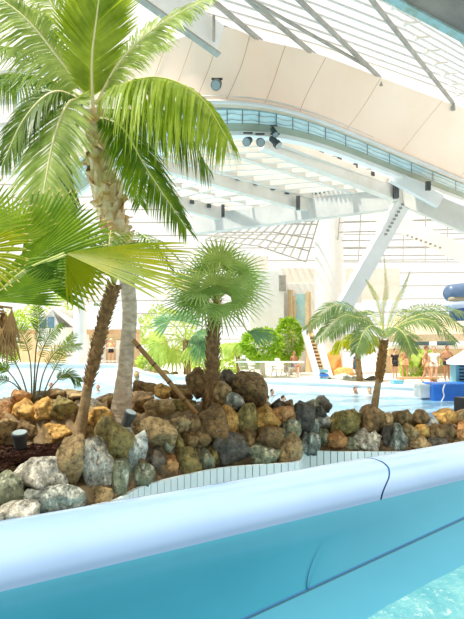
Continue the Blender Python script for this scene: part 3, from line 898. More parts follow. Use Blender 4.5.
fan_leaf((-16, 301), (90, -27), 0.86, 46, 18, (0, -0.8, 0.5), 0.02, ['lf_fan', 'rachis', 'lf_fan'], 4.45, 4.4, split=0.75)
fan_leaf((-34, 254), (60, -2), 0.6, 80, 18, (0.1, -0.9, 0.4), 0.1, FY, 4.2, 4.1, split=0.7)
fan_leaf((-24, 232), (26, -52), 0.6, 100, 20, (0.2, -0.9, 0.3), 0.05, ['lf_bright', 'rachis', 'lf_tip'], 4.3, 4.2)
fan_leaf((14, 244), (6, -46), 0.5, 130, 22, (0.2, -0.9, 0.3), 0.06, ['lf_bright', 'rachis', 'lf_tip'], 4.75, 4.7)
fan_leaf((38, 274), (60, -6), 0.5, 60, 14, (0.1, -0.9, 0.5), 0.03, FM, 4.8, 4.9, split=0.75)
fan_leaf((-10, 286), (60, -20), 0.6, 76, 18, (0.1, -0.9, 0.5), 0.03, FM, 4.85, 4.9, split=0.75)
mb = MB()
for i in range(7):
    h = P(-6 + i * 3, 308 + (i % 3) * 5, 4.85 + 0.05 * (i % 2))
    mb.tube([crown, crown.lerp(h, 0.6) + V((0, 0, 0.06)), h], 0.012, 5, 0)
    fan(mb, h, V((0.12 - 0.04 * i, 0.05, -1)), V((0.2 * (i - 3), -1, 0)), 0.42 + 0.06 * (i % 2), 38, 7, 0.0, 0.5, 0.6, curl=0.08 * (i % 3))
tgo = mb.build('dead_leaves', 'dead_leaf', pr); tgo['label'] = 'hanging dry brown dead leaves'

# ------------------------------------------------------------------ windmill palm on the mound
YW = 6.95
base = P(212, 412, YW)
pr = palm_root('windmill_palm', base, 'fan palm with a shaggy brown trunk standing on the rock mound')
path = [base, P(212, 380, YW), P(213, 345, YW), P(215, 305, YW)]
mb = MB(); mb.tube(spline(path, 30), [lin(i / 30, [(0, 0.115), (0.5, 0.085), (1, 0.085)]) for i in range(31)], 14, 0, bump=0.1)
scales(mb, path, [(0, 0.11), (0.5, 0.085), (1, 0.085)], 150, (0.06, 0.12), 0.35, 0)
scales(mb, path[:2], [(0, 0.12), (1, 0.1)], 40, (0.05, 0.24), 0.4, 0, down=True)
mb.build('trunk', 'shag', pr)
mb = MB()
rng = random.Random(5)
for i in range(60):
    t = rng.uniform(0.0, 1); a = rng.uniform(0, 6.28)
    c = P(213, 335, YW).lerp(P(215, 300, YW), t)
    d = V((math.cos(a), math.sin(a), rng.uniform(0.4, 1.2))).normalized()
    mb.tube([c, c + d * 0.16, c + d * 0.28 - V((0, 0, rng.uniform(0, 0.08)))], 0.004, 4, 0)
mb.build('fibres', 'fibre_tan', pr)
cw = P(216, 303, YW)
WL = [ # hub px, dir px, L(m), depth hub
 ((220, 268), (8, -40), .52, 7.2), ((205, 275), (-26, -30), .48, 7.2), ((236, 272), (28, -26), .52, 7.1), ((195, 286), (-40, -8), .5, 6.8),
 ((240, 287), (34, -6), .52, 6.9), ((191, 298), (-36, 16), .5, 6.6), ((236, 300), (24, 14), .42, 6.6), ((204, 302), (-20, 32), .44, 6.35),
 ((220, 306), (6, 28), .42, 6.3), ((214, 284), (-4, -20), .42, 6.2), ((228, 286), (16, -14), .42, 6.3), ((200, 290), (-20, 2), .4, 6.25),
 ((222, 292), (4, -30), .46, 6.45), ((212, 296), (-18, -18), .42, 6.4), ((230, 296), (22, -8), .4, 6.4), ((220, 262), (12, -34), .5, 7.0),
 ((246, 278), (26, -16), .4, 7.4), ((184, 282), (-24, -16), .4, 7.4), ((214, 262), (0, -30), .5, 7.5)]
for i, (h, d, L, Yh) in enumerate(WL):
    fan_leaf(h, d, L, 220, 20, (0.15 * d[0] / 30, -0.8, 0.5 + 0.2 * (i % 3)), 0.12, ['lf_wind', 'rachis'] if i % 3 else ['lf_pale', 'rachis'], Yh, Yh + (0.15 if d[1] < 0 else -0.1), fold=0.35, split=0.34, parent=pr, start=cw)
fan_leaf((248, 332), (34, -2), .42, 120, 14, (0.1, -0.4, 1), 0.25, ['lf_teal', 'rachis'], 6.7, 6.6, split=0.7, parent=pr, start=cw)

# ------------------------------------------------------------------ slender date palm
YD = 7.5
base = P(373, 416, YD)
pr = palm_root('date_palm', base, 'slender date palm with a pineapple textured upper trunk beyond the low rock wall')
mb = MB(); mb.tube(spline([base, P(376, 396, YD), P(379, 378, YD)], 12), [0.066 - 0.02 * i / 12 for i in range(13)], 12, 0, bump=0.05); mb.build('lower_trunk', 'trunk_tan', pr, smooth=True)
pp = [P(379, 382, YD), P(381, 365, YD), P(384, 340, YD)]
mb = MB(); mb.tube(spline(pp, 16), [lin(i / 16, [(0, 0.045), (0.3, 0.06), (0.7, 0.066), (1, 0.055)]) for i in range(17)], 12, 0, bump=0.05)
scales(mb, pp, [(0, 0.045), (0.25, 0.06), (0.7, 0.064), (1, 0.055)], 120, (0.04, 0.045), 0.5, 0); mb.build('trunk', 'pineapple', pr)
DF = [
 [(384, 338, 7.5), (362, 314, 7.3), (334, 305, 7.2), (306, 330, 7.1)], [(384, 338, 7.5), (364, 322, 7.0), (342, 316, 6.7), (316, 340, 6.6)],
 [(385, 338, 7.5), (410, 318, 7.3), (440, 314, 7.2), (470, 334, 7.1)], [(385, 338, 7.5), (404, 324, 7.0), (430, 320, 6.8), (456, 342, 6.7)],
 [(384, 336, 7.5), (383, 310, 7.5), (386, 290, 7.5), (384, 256, 7.5)], [(385, 336, 7.5), (392, 312, 7.5), (402, 292, 7.5), (410, 272, 7.4)],
 [(384, 338, 7.5), (374, 326, 6.9), (364, 332, 6.6), (356, 352, 6.5)], [(385, 338, 7.5), (394, 328, 6.9), (404, 334, 6.6), (412, 352, 6.5)],
 [(385, 336, 7.5), (412, 310, 7.7), (446, 308, 7.9), (486, 322, 7.9)], [(384, 336, 7.5), (358, 318, 7.9), (336, 312, 8.2), (312, 322, 8.2)],
 [(384, 336, 7.5), (374, 316, 8.1), (362, 312, 8.4), (346, 322, 8.6)], [(385, 336, 7.5), (400, 312, 8.1), (424, 316, 8.4), (444, 334, 8.6)],
 [(384, 336, 7.5), (378, 304, 7.6), (372, 290, 7.7), (366, 280, 7.8)], [(384, 338, 7.5), (370, 322, 7.1), (352, 318, 6.9), (330, 336, 6.8)]]
for i, q in enumerate(DF):
    mb = MB()
    thin = i in (4, 5, 12)
    frond(mb, [P(*z) for z in q], 40 if thin else 64, 0.1 if thin else 0.3, 0.008 if thin else 0.016, 0.15 if thin else 0.4, (0, -0.6, 0.8), 0.9 if thin else 0.55, 0.1, 0.15, 0.012)
    split_build(mb, 'frond', ['lf_date', 'rachis'], pr, 'rachis')

# ------------------------------------------------------------------ small feather palm at the mulch
YC = 6.3
base = P(36, 404, YC)
pr = palm_root('small_feather_palm', base, 'small clump of arching feather leaves on thin stems above the yellow tan block')
CF = [[(30, 404), (20, 372), (4, 350), (-20, 352)], [(32, 404), (30, 360), (22, 335), (8, 318)], [(34, 404), (38, 366), (48, 338), (64, 324)],
      [(37, 404), (44, 372), (58, 350), (80, 346)], [(40, 404), (50, 378), (64, 352), (74, 334)], [(33, 404), (36, 350), (40, 330), (38, 304)],
      [(30, 404), (14, 384), (-4, 380), (-20, 392)], [(38, 404), (54, 384), (66, 374), (80, 382)], [(30, 404), (12, 376), (0, 366), (-16, 372)]]
for i, q in enumerate(CF):
    mb = MB(); dY = 0.25 * math.sin(i * 2.1)
    frond(mb, [P(x, y, YC + dY * k / 3) for k, (x, y) in enumerate(q)], 26, 0.25, 0.015, 0.25, (0, -0.7, 0.7), 0.6, 0.1, 0.42, 0.012)
    split_build(mb, 'frond', ['lf_dark' if i % 2 else 'lf_fan', 'cane'], pr, 'stem')

# ------------------------------------------------------------------ bamboo pole, spotlights
a, b = P(133, 340, 6.45), P(202, 420, 6.6)
pr = thing('bamboo_pole', b, 'long bamboo pole leaning from the thick palm trunk down to the rocks', 'pole')
mb = MB(); mb.tube([a.lerp(b, i / 20) for i in range(21)], [0.034] * 21, 12, 0); mb.build('cane', 'bamboo', pr, smooth=True)
for t in (0.08, 0.3, 0.52, 0.74, 0.93):
    mb = MB(); c = a.lerp(b, t); d = (b - a).normalized()
    mb.tube([c - d * 0.012, c, c + d * 0.012], [0.034, 0.041, 0.034], 12, 0)
    mb.build('cane_node', 'bamboo_node', pr)

def ground_spot(px, py, Y, dirv, label, r=0.085, zb=None):
    c = P(px, py, Y); d = V(dirv).normalized()
    base = V((c.x, c.y, zb if zb is not None else c.z - 0.18))
    t = thing('ground_spotlight', base, label, 'spotlight')
    mb = MB(); mb.tube([c - d * 0.13, c - d * 0.11, c + d * 0.02, c + d * 0.022, c + d * 0.06, c + d * 0.07], [r * .6, r * .82, r * .82, r * 1.05, r * 1.05, r * .98], 20, 0)
    ho = mb.build('housing', 'dark_grey', t, smooth=False)
    mb = MB(); mb.tube([c + d * 0.066, c + d * 0.073], [r * .9, r * .88], 20, 0); mb.build('lens', 'lens', ho)
    mb = MB(); mb.tube([base, c - d * 0.05], 0.014, 8, 0); mb.box(base, (0.1, 0.1, 0.02)); mb.build('stake', 'black', t)
    return t
ground_spot(20, 438, 5.45, (0.05, -0.25, 1), 'black round spotlight standing in the mulch bed', 0.085, 0.63)
ground_spot(129, 417, 5.75, (0.45, -0.2, 1), 'grey round spotlight at the foot of the thick palm trunk', 0.075, 0.72)

t = thing('lamp_housing', P(462, 412, 8.0), 'black box lamp standing behind the last stones of the low wall', 'lamp')
mb = MB(); mb.box(P(463, 405, 8.0), (0.2, 0.2, 0.26), rz=0.4); mb.build('housing', 'black', t, bevel=0.01)
mb = MB(); mb.box(P(463, 413, 8.0), (0.06, 0.06, 0.16), rz=0.4); mb.build('foot', 'dark_grey', t)

# ------------------------------------------------------------------ roof: peach ring, soffit, glass, rafters
def ring(tab, z, n=90):
    return spline([V(((x - 232) / F * (z * F / (HZ - y)), z * F / (HZ - y), ZC + z)) for x, y in tab], n)
low = ring([(40, 190), (90, 152), (145, 119), (190, 104), (232, 102), (282, 109), (332, 125), (397, 152), (464, 180), (540, 212), (640, 246)], 6.0)
topc = ring([(20, 160), (70, 100), (136, 58), (183, 37), (225, 27), (262, 40), (315, 53), (377, 76), (452, 104), (530, 132), (640, 168)], 7.5)
inn = ring([(60, 206), (105, 172), (150, 152), (195, 137), (232, 131), (282, 134), (332, 147), (397, 172), (464, 198), (540, 226), (640, 258)], 6.0)
mb = MB(); mb.strip([low, [a.lerp(b, 0.5) + V((0, 0.1, 0)) for a, b in zip(low, topc)], topc])
mb.strip([topc, [p + V((0.1, 0.5, 0)) for p in topc], [p + V((0.1, 0.5, 0.1)) for p in low]])
ce = struct(mb.build('ceiling', 'peach_panel', smooth=True), 'curved peach panelled fascia of the roof ring')
mb = MB()   # panel seams
for tb in (9, 16, 22, 28, 34.7, 41.8, 48.2, 56, 63.4, 71.3, 80):
    rows = []
    for k in range(9):
        t = k / 8; u = tb + 7.5 * t
        a = int(u); f = u - a
        lo = low[a].lerp(low[a + 1], f); hi = topc[a].lerp(topc[a + 1], f); md = lo.lerp(hi, 0.5) + V((0, 0.1, 0))
        p = lo.lerp(md, t * 2) if t < 0.5 else md.lerp(hi, t * 2 - 1)
        p = p + V((0, -0.012, 0)); rows.append([p - V((0.006, 0, 0)), p + V((0.006, 0, 0))])
    mb.strip(rows)
struct(mb.build('trim_3', 'seam'))
mb = MB()   # lip of the fascia: two slim mouldings
mb.tube([p + V((0, -0.05, -0.03)) for p in low], 0.055, 8, 0)
mb.tube([p + V((0, -0.01, 0.13)) for p in low], 0.022, 6, 0)
struct(mb.build('trim_4', 'grey_beam'))
mb = MB()   # soffit: recessed trough under the ring
rows = []
for a, b in zip(low, inn):
    rows.append([a + V((0, 0, 0)), a.lerp(b, 0.08) + V((0, 0, 0.16)), a.lerp(b, 0.5) + V((0, 0, 0.22)), a.lerp(b, 0.92) + V((0, 0, 0.12)), b])
mb.strip(rows); struct(mb.build('ceiling', 'soffit_green', smooth=True), 'grey green underside of the roof ring')
tr = thing('cable_tray', low[45].lerp(inn[45], 0.5) + V((0, 0, 0.14)), 'pale blue curved cable tray under the grey green roof ring', 'cable tray')
mb = MB(); rows = []
for a, b in zip(low[6:], inn[6:]):
    rows.append([a.lerp(b, 0.36) + V((0, 0, 0.16)), a.lerp(b, 0.36) + V((0, 0, 0.08)), a.lerp(b, 0.8) + V((0, 0, 0.08)), a.lerp(b, 0.8) + V((0, 0, 0.16))])
mb.strip(rows); mb.build('tray', 'tray_blue', tr)
for k in range(8, 90, 3):
    mb = MB(); mb.beam(low[k].lerp(inn[k], 0.34) + V((0, 0, 0.07)), low[k].lerp(inn[k], 0.82) + V((0, 0, 0.07)), 0.022, 0.02)
    mb.build('bracket', 'dark_grey', tr)
for fr in (0.47, 0.68):
    mb = MB(); mb.tube([low[k].lerp(inn[k], fr + 0.03 * math.sin(k * 1.7)) + V((0, 0, 0.06)) for k in range(6, 91)], 0.008, 5, 0)
    mb.build('cable', 'grey_rail', tr)
mb = MB(); rows = []   # white inner rim of the ring
for p in inn: rows.append([p + V((0, 0, 0.12)), p + V((0, 0, -0.12)), p + V((0, 0.25, -0.12)), p + V((0, 0.25, 0.12))])
mb.strip(rows, 0, True); struct(mb.build('trim_5', 'white_paint'))

# rafters over the near glass roof
def beamS(a, b, w, h, m='cream_beam', name='beam', label=None):
    mb = MB(); mb.beam(a, b, w, h); return struct(mb.build(name, m, origin=(V(a) + V(b)) / 2), label)
RAF = [((262, 42), (206, -5)), ((317, 57), (232, -14)), ((380, 78), (268, -30)), ((453, 103), (352, -25)), ((530, 134), (440, 10))]
zr = 7.55
def at_z(x, y, z): 
    Y = z * F / (HZ - y); return P(x, y, Y)
ends = []
for (a, b) in RAF:
    p = at_z(a[0], a[1], zr); q = at_z(b[0], b[1], zr - 0.25)
    d = (q - p).normalized(); q = p + d * 11.0
    ends.append((p, q))
    beamS(p, q, 0.06, 0.11, 'grey_rail', 'beam', 'slim grey rafter under the near glass roof')
    mb = MB(); mb.beam(p + V((0, 0, 0.0)), p - d * 0.05 + V((0, 0, -0.22)), 0.1, 0.1); mb.build('bracket', 'grey_rail', None, origin=p)
    bpy.data.objects[-1] if False else None
# thin brace between rafters
beamS(at_z(366, 66, 7.5), at_z(240, -6, 7.3), 0.05, 0.06, 'grey_rail')
beamS(at_z(262, 42, 7.6), at_z(180, 10, 7.5), 0.05, 0.06, 'grey_rail')
# near glass roof with white glazing bars
p0, q0 = ends[0]; p4, q4 = ends[4]
lift = V((0, 0, 0.32))
A0 = ends[0][0] + (ends[0][0] - ends[1][0]) * 2 + lift; A1 = A0 + (q0 - p0)
cols_p = [A0] + [e[0] + lift for e in ends]; cols_q = [A1] + [e[1] + lift for e in ends]
mb = MB(); mb.strip([cols_p, cols_q]); struct(mb.build('window_1', 'glass'), 'near glass roof above the rafters')
mb = MB()
for k in range(16):
    t = k / 16
    for i in range(len(cols_p) - 1):
        mb.beam(cols_p[i].lerp(cols_q[i], t), cols_p[i + 1].lerp(cols_q[i + 1], t), 0.03, 0.04)
struct(mb.build('trim_6', 'pale_mullion'), 'white glazing bars of the near glass roof')
# clips in a row beside the last rafters
mb = MB()
for i in (3, 4):
    p, q = ends[i]; d = (q - p).normalized()
    for k in range(10):
        c = p + d * (0.45 + k * 0.75) + V((0.28, 0, 0.1))
        mb.box(c, (0.1, 0.1, 0.08), rz=0.6); mb.beam(c, c + V((0.4, 0.14, 0.12)), 0.04, 0.04)
struct(mb.build('trim_7', 'cream_beam'))
# white box beam high on the left, and the weathered steel beam in the corner
a, b = P(120, -32, 9.2), P(219, 40, 10.4)
mb = MB(); mb.beam(a, b, 0.14, 0.64); struct(mb.build('beam', 'white_paint'), 'white box beam above the feather palm')
mb = MB(); mb.beam(a + V((0, 0, -0.33)), b + V((0, 0, -0.33)), 0.16, 0.04); struct(mb.build('trim_8', 'grey_rail'))
mb = MB(); mb.box(b + V((-0.1, -0.3, 0.05)), (0.06, 0.1, 0.5)); struct(mb.build('trim_9', 'grey_rail'))
a, b = P(358, -21, 8.3), P(560, 88, 8.9)
pn = (b - a).normalized().cross(V((0, 0, 1))).normalized()
if pn.y > 0: pn = -pn
mb = MB(); mb.beam(a, b, 0.16, 0.12); struct(mb.build('trim_10', 'steel_teal'), 'teal edge flange of the weathered girder')
mb = MB(); mb.beam(a + pn * 0.5 + V((0, 0, 0.14)), b + pn * 0.5 + V((0, 0, 0.14)), 0.86, 0.3); struct(mb.build('beam', 'steel_brown'), 'weathered grey brown steel roof girder')
mb = MB(); mb.tube([a + pn * 0.98 + V((0, 0, 0.0)), b + pn * 0.98 + V((0, 0, 0.0))], 0.05, 10, 0); struct(mb.build('trim_11', 'steel_teal'), 'pale blue pipe along the weathered girder')
mb = MB(); mb.beam(a + pn * 1.4 + V((0, 0, 0.12)), b + pn * 1.4 + V((0, 0, 0.12)), 0.6, 0.2); struct(mb.build('beam', 'steel_brown'), 'second grey brown girder face beside the blue pipe')

# stage lights
def stage_light(px, py, Y, dirv, label, r=0.105, up=0.22):
    c = P(px, py, Y); d = V(dirv).normalized()
    t = thing('stage_light', c + V((0, 0, up)), label, 'spotlight', 'stage lights under the roof ring')
    mb = MB(); mb.tube([c - d * 0.2, c - d * 0.16, c + d * 0.04, c + d * 0.05, c + d * 0.16], [r * .5, r * .85, r * .85, r * 1.1, r * 1.1], 18, 0)
    ho = mb.build('housing', 'dark_grey', t)
    mb = MB(); mb.tube([c + d * 0.155, c + d * 0.165], [r * .98, r * .95], 18, 0); mb.build('lens', 'lens', ho)
    mb = MB(); sd = V((1, 0, 0))
    mb.beam(c + sd * r * 1.1, c + sd * r * 1.1 + V((0, 0, up)), 0.02, 0.04); mb.beam(c - sd * r * 1.1, c - sd * r * 1.1 + V((0, 0, up)), 0.02, 0.04)
    mb.beam(c - sd * r * 1.2 + V((0, 0, up)), c + sd * r * 1.2 + V((0, 0, up)), 0.05, 0.03)
    mb.build('yoke', 'black', t)
stage_light(248, 141, 13.25, (-0.3, -0.8, -0.5), 'dark stage spotlight aimed outwards, nearest the feather palm of three on the ring')
stage_light(260, 142, 13.25, (0.1, -0.9, -0.5), 'dark stage spotlight in the middle of the row of three on the ring')
stage_light(275, 142, 13.3, (0.6, -0.3, -0.8), 'dark stage spotlight tilted sideways, ending the row of three on the ring')
stage_light(274, 132, 13.3, (0.2, -0.6, -0.8), 'small dark lamp under the cable tray above the row of three spotlights', 0.08, 0.18)
stage_light(217, 84, 11.4, (-0.15, -0.8, -0.6), 'single round lamp fixed on the peach fascia above the palm leaf', 0.11, 0.12)

# lower roof beyond the ring: white beams and glass
def bm_px(a, b, hpx, m='cream_beam', wfac=0.6, label=None):
    pa, pb = P(*a), P(*b); h = hpx / F * (a[2] + b[2]) / 2
    return beamS(pa, pb, h * wfac, h, m, 'beam', label)
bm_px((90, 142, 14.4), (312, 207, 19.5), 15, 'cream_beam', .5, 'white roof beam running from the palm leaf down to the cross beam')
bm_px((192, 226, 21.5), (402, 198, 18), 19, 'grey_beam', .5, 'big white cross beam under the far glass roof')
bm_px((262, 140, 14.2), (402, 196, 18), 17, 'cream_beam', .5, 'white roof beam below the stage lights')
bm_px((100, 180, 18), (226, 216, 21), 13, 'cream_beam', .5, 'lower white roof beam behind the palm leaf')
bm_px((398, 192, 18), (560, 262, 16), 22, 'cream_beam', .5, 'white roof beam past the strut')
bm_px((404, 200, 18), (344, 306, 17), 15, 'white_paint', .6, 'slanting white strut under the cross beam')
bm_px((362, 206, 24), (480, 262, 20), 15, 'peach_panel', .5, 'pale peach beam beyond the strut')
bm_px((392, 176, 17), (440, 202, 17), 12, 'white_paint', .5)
mb = MB()   # dark vents along the strut and the peach beam
for k in range(9):
    t = 0.06 + k * 0.036
    p = P(404, 200, 18).lerp(P(344, 306, 17), t) + V((0, -0.2, 0)); mb.box(p, (0.1, 0.06, 0.07))
for k in range(8):
    p = P(405, 237, 22).lerp(P(437, 249, 21), k / 7) + V((0, -0.3, 0)); mb.box(p, (0.1, 0.06, 0.09))
struct(mb.build('trim_12', 'grey_rail'))
def glazing(quad, nu, nv, wbar, nm, gm='glass', bm_='white_paint', hbar=None):
    a, b, c, d = [P(*q) for q in quad]
    mb = MB(); mb.add([a, b, c, d], [(0, 1, 2, 3)]); struct(mb.build('window_%d' % nm, gm))
    mb = MB()
    for i in range(nu + 1):
        t = i / nu; mb.beam(a.lerp(b, t), d.lerp(c, t), wbar, hbar or wbar * 1.4)
    for j in range(nv + 1):
        t = j / nv; mb.beam(a.lerp(d, t), b.lerp(c, t), wbar * 0.6, hbar or wbar)
    struct(mb.build('trim_%d' % (nm + 20), bm_))
glazing([(110, 140, 14.2), (270, 138, 14.0), (398, 186, 17.8), (312, 196, 19.2)], 2, 11, 0.16, 2, bm_='cream_beam')
glazing([(100, 152, 14.8), (300, 206, 19.6), (224, 208, 21.2), (110, 178, 18.0)], 9, 2, 0.12, 3, bm_='cream_beam')
glazing([(258, 246, 34), (306, 262, 34), (322, 208, 26), (290, 214, 26)], 6, 4, 0.08, 4, bm_='grey_rail')
glazing([(205, 240, 36), (258, 246, 34), (290, 214, 26), (240, 222, 26)], 6, 4, 0.07, 5, bm_='grey_rail')
glazing([(336, 262, 34), (470, 262, 34), (470, 206, 24), (340, 212, 25)], 6, 6, 0.06, 6, bm_='grey_rail')
glazing([(-90, 84, 15), (128, 60, 15), (128, 170, 24), (-90, 176, 24)], 8, 5, 0.16, 10, bm_='grey_beam')
def on_beam(x, a, b):
    t = (x - a[0]) / (b[0] - a[0]); pa, pb = P(*a), P(*b)
    Y = 1 / ((1 - t) / a[2] + t / b[2]); return Y
mb = MB()
for x, y, a, b in ((176, 198, (100, 180, 18), (226, 216, 21)), (192, 202, (100, 180, 18), (226, 216, 21)), (209, 206, (100, 180, 18), (226, 216, 21)),
        (238, 178, (90, 142, 14.4), (312, 207, 19.5)), (256, 183, (90, 142, 14.4), (312, 207, 19.5)), (273, 188, (90, 142, 14.4), (312, 207, 19.5)), (287, 192, (90, 142, 14.4), (312, 207, 19.5)),
        (321, 154, (262, 140, 14.2), (402, 196, 18)), (339, 160, (262, 140, 14.2), (402, 196, 18)), (355, 166, (262, 140, 14.2), (402, 196, 18)), (372, 174, (262, 140, 14.2), (402, 196, 18))):
    Y = on_beam(x, a, b); mb.box(P(x, y, Y - 0.25), (0.16, 0.1, 0.14), rz=0.5)
mb.box(P(223, 211, 20.2), (0.14, 0.2, 0.5)); mb.box(P(298, 203, 18.6), (0.14, 0.2, 0.5)); mb.box(P(396, 190, 17.4), (0.16, 0.2, 0.6)); mb.box(P(428, 186, 16.6), (0.16, 0.1, 0.3))
for k in range(13):
    mb.box(P(303 + k * 4.2, 196 - k * 0.95, 19.3 - k * 0.08), (0.07, 0.1, 0.09))
struct(mb.build('trim_13', 'dark_grey'), 'small dark roof brackets')
# posts of the far gallery
for x, y0, y1 in ((258, 222, 268), (272, 248, 275), (290, 252, 280), (306, 258, 282), (393, 225, 300), (367, 216, 262)):
    beamS(P(x, y0, 30.3), P(x, y1, 30.3), 0.2, 0.2, 'grey_rail', 'column')
# far glazed wall
zf = 46
mb = MB(); mb.add([P(-200, 380, zf), P(700, 380, zf), P(700, 150, zf), P(-200, 150, zf)], [(0, 1, 2, 3)]); struct(mb.build('window_7', 'glass'), 'far glass wall of the hall')
mb = MB()
for i in range(26):
    x = -200 + i * 36; mb.beam(P(x, 380, zf - 0.1), P(x, 150, zf - 0.1), 0.14, 0.14)
for i in range(17):
    y = 160 + i * 13; mb.beam(P(-200, y, zf - 0.1), P(700, y - 6, zf - 0.1), 0.08, 0.1)
struct(mb.build('trim_30', 'facade_bar'), 'pale bars of the far glass wall')

# ------------------------------------------------------------------ big round column
def column_lathe(px, y0, y1, Y, r0, r1, m, label):
    a, b = P(px, y1, Y), P(px, y0, Y)
    mb = MB(); mb.lathe((a.x, a.y, 0), [(0.001, 0.05), (r1 * 1.15, 0.05), (r1 * 1.15, 0.35), (r1, 0.4), (r0, b.z), (0.001, b.z)], 32)
    return struct(mb.build('column', m, smooth=False, origin=(a.x, a.y, 0.05)), label)
column_lathe(329, 205, 382, 30, 0.87, 0.87, 'white_paint', 'thick round white column')
column_lathe(80, 270, 378, 31.5, 0.34, 0.46, 'white_paint', 'tapering white column by the terrace hut')

# ------------------------------------------------------------------ white cliff walls, mural, far gallery
YB = 31
def slab(x0, y0, x1, y1, Y, d, m, name='wall_far', label=None, kind=True):
    a, b = P(x0, y1, Y), P(x1, y0, Y)
    mb = MB(); mb.box(((a.x + b.x) / 2, Y + d / 2, (a.z + b.z) / 2), (b.x - a.x, d, b.z - a.z))
    o = mb.build(name, m, origin=((a.x + b.x) / 2, Y, a.z), bevel=0.03)
    return struct(o, label) if kind else o
slab(250, 270, 284, 380, 31, 2, 'white_paint', 'wall_back', 'plain white block wall behind the shrubs')
slab(284, 283, 318, 380, 32, 1.5, 'white_paint', 'wall_back', 'white wall behind the turquoise mural')
slab(240, 256, 268, 270, 33, 2, 'cream_beam', 'wall_back')
slab(278, 268, 316, 283, 34, 2, 'cream_beam', 'wall_back', 'cream gallery front')
slab(345, 268, 400, 300, 38, 1, 'cream_beam', 'wall_back')
slab(279, 275, 286, 291, 30.9, 0.2, 'grey_rail', 'window_8')
slab(345, 290, 362, 303, 36, 0.5, 'grey_beam', 'window_9')
a = P(301, 320, 31.6)
t = thing('mural', a, 'turquoise painted panel framed by brown posts on the white wall', 'mural')
mb = MB(); pa, pb = P(296, 326, 31.7), P(306, 294, 31.7); mb.box(((pa + pb) / 2), (pb.x - pa.x, 0.1, pb.z - pa.z)); mb.build('panel', 'mural', t)
for x, y0, y1, w_ in ((290.5, 290, 379, 0.34), (294, 296, 322, 0.2), (308, 292, 379, 0.36)):
    mb = MB(); mb.tube(spline([P(x, y1, 31.5), P(x + 0.5, (y0 + y1) / 2, 31.5), P(x, y0, 31.5)], 8), w_ / 2, 8, 0, bump=0.12); mb.build('post', 'wood_warm', t)

# slide stair
YSs = 25.4
t = thing('slide_stair', P(318, 382, YSs), 'steep white sided stair with orange treads and a blue lower end', 'stair')
def sl(x0, y0, x1, y1, wpx, m, nm, Y=YSs, d=0.4):
    a, b = P(x0, y0, Y + 1.2), P(x1, y1, Y); mb = MB(); mb.beam(a, b, wpx / F * Y, d, up=V((0, -1, 0.3))); mb.build(nm, m, t)
sl(304, 330, 319, 381, 5, 'white_paint', 'side_wall'); sl(315, 330, 330, 379, 6, 'white_paint', 'side_wall')
a, b = P(309.5, 335, YSs + 1.3), P(323, 377, YSs + 0.2)
for k in range(12):
    c = a.lerp(b, (k + 0.5) / 12); mb = MB(); mb.box(c, (0.45, 0.3, 0.1)); mb.build('tread', 'wood_warm', t)
mb = MB(); mb.beam(a + V((0, 0.2, 0)), b + V((0, 0.2, 0)), 0.5, 0.1, up=V((0, -1, 0.3))); mb.build('stair_back', 'orange_rock', t)
for k in range(3):
    mb = MB(); mb.box(P(323.5, 371 + k * 4, YSs - 0.3), (0.42, 0.3, 0.16)); mb.build('blue_step', 'blue_mat' if k == 1 else 'teal_panel', t)
mb = MB()
for x in (307, 314):
    mb.beam(P(x, 337, YSs + 1), P(x, 326, YSs + 1), 0.06, 0.06)
mb.beam(P(307, 327, YSs + 1), P(314, 327, YSs + 1), 0.06, 0.06); mb.beam(P(307, 332, YSs + 1), P(314, 332, YSs + 1), 0.06, 0.06); mb.build('handrail', 'wood_brown', t)
rock(P(334, 367, 27.4), (0.5, 0.5, 0.95), 'orange_rock', 901, .5, 'tall orange rock beside the steep stair', 'orange rocks by the stair', 'boulder')
rock(P(341, 376, 26.4), (0.7, 0.45, 0.5), 'orange_rock', 902, .5, 'low orange rock in front of the tall one', 'orange rocks by the stair', 'boulder')
rock(P(343, 380.5, 25.3), (0.75, 0.45, 0.38), 'pb', 903, .5, 'pale bleached rock at the far pool edge below the orange rocks', 'pale rocks at the far edge', 'boulder')
rock(P(357, 382, 24.6), (0.6, 0.4, 0.32), 'pb', 904, .5, 'pale low rock under the kneeling person', 'pale rocks at the far edge', 'boulder')
rock(P(371, 381.5, 24.6), (0.4, 0.4, 0.3), 'dk', 905, .5, 'dark rock at the far edge behind the slender date palm', 'pale rocks at the far edge', 'boulder')
for i, (x, y, w_, h_, k, lb) in enumerate(((139, 375, 8, 9, 'tan', 'tan rock across the water next to the thick trunk'), (147, 374, 9, 9, 'gg', 'greyish rock across the water behind the pole'),
        (156, 375, 10, 8, 'br', 'brown rock across the water under a green shrub'), (165, 375, 9, 8, 'tan', 'tan rock across the water by the orange parasol'), (174, 376, 9, 7, 'br', 'brown rock across the water by the far palm trunk'))):
    rock(P(x, y, 28.8), (w_ / F * 14.4 * 1.15, 0.35, h_ / F * 14.4 * 1.3), k, 950 + i, .5, lb, 'rocks across the water', 'stone', sub=3)

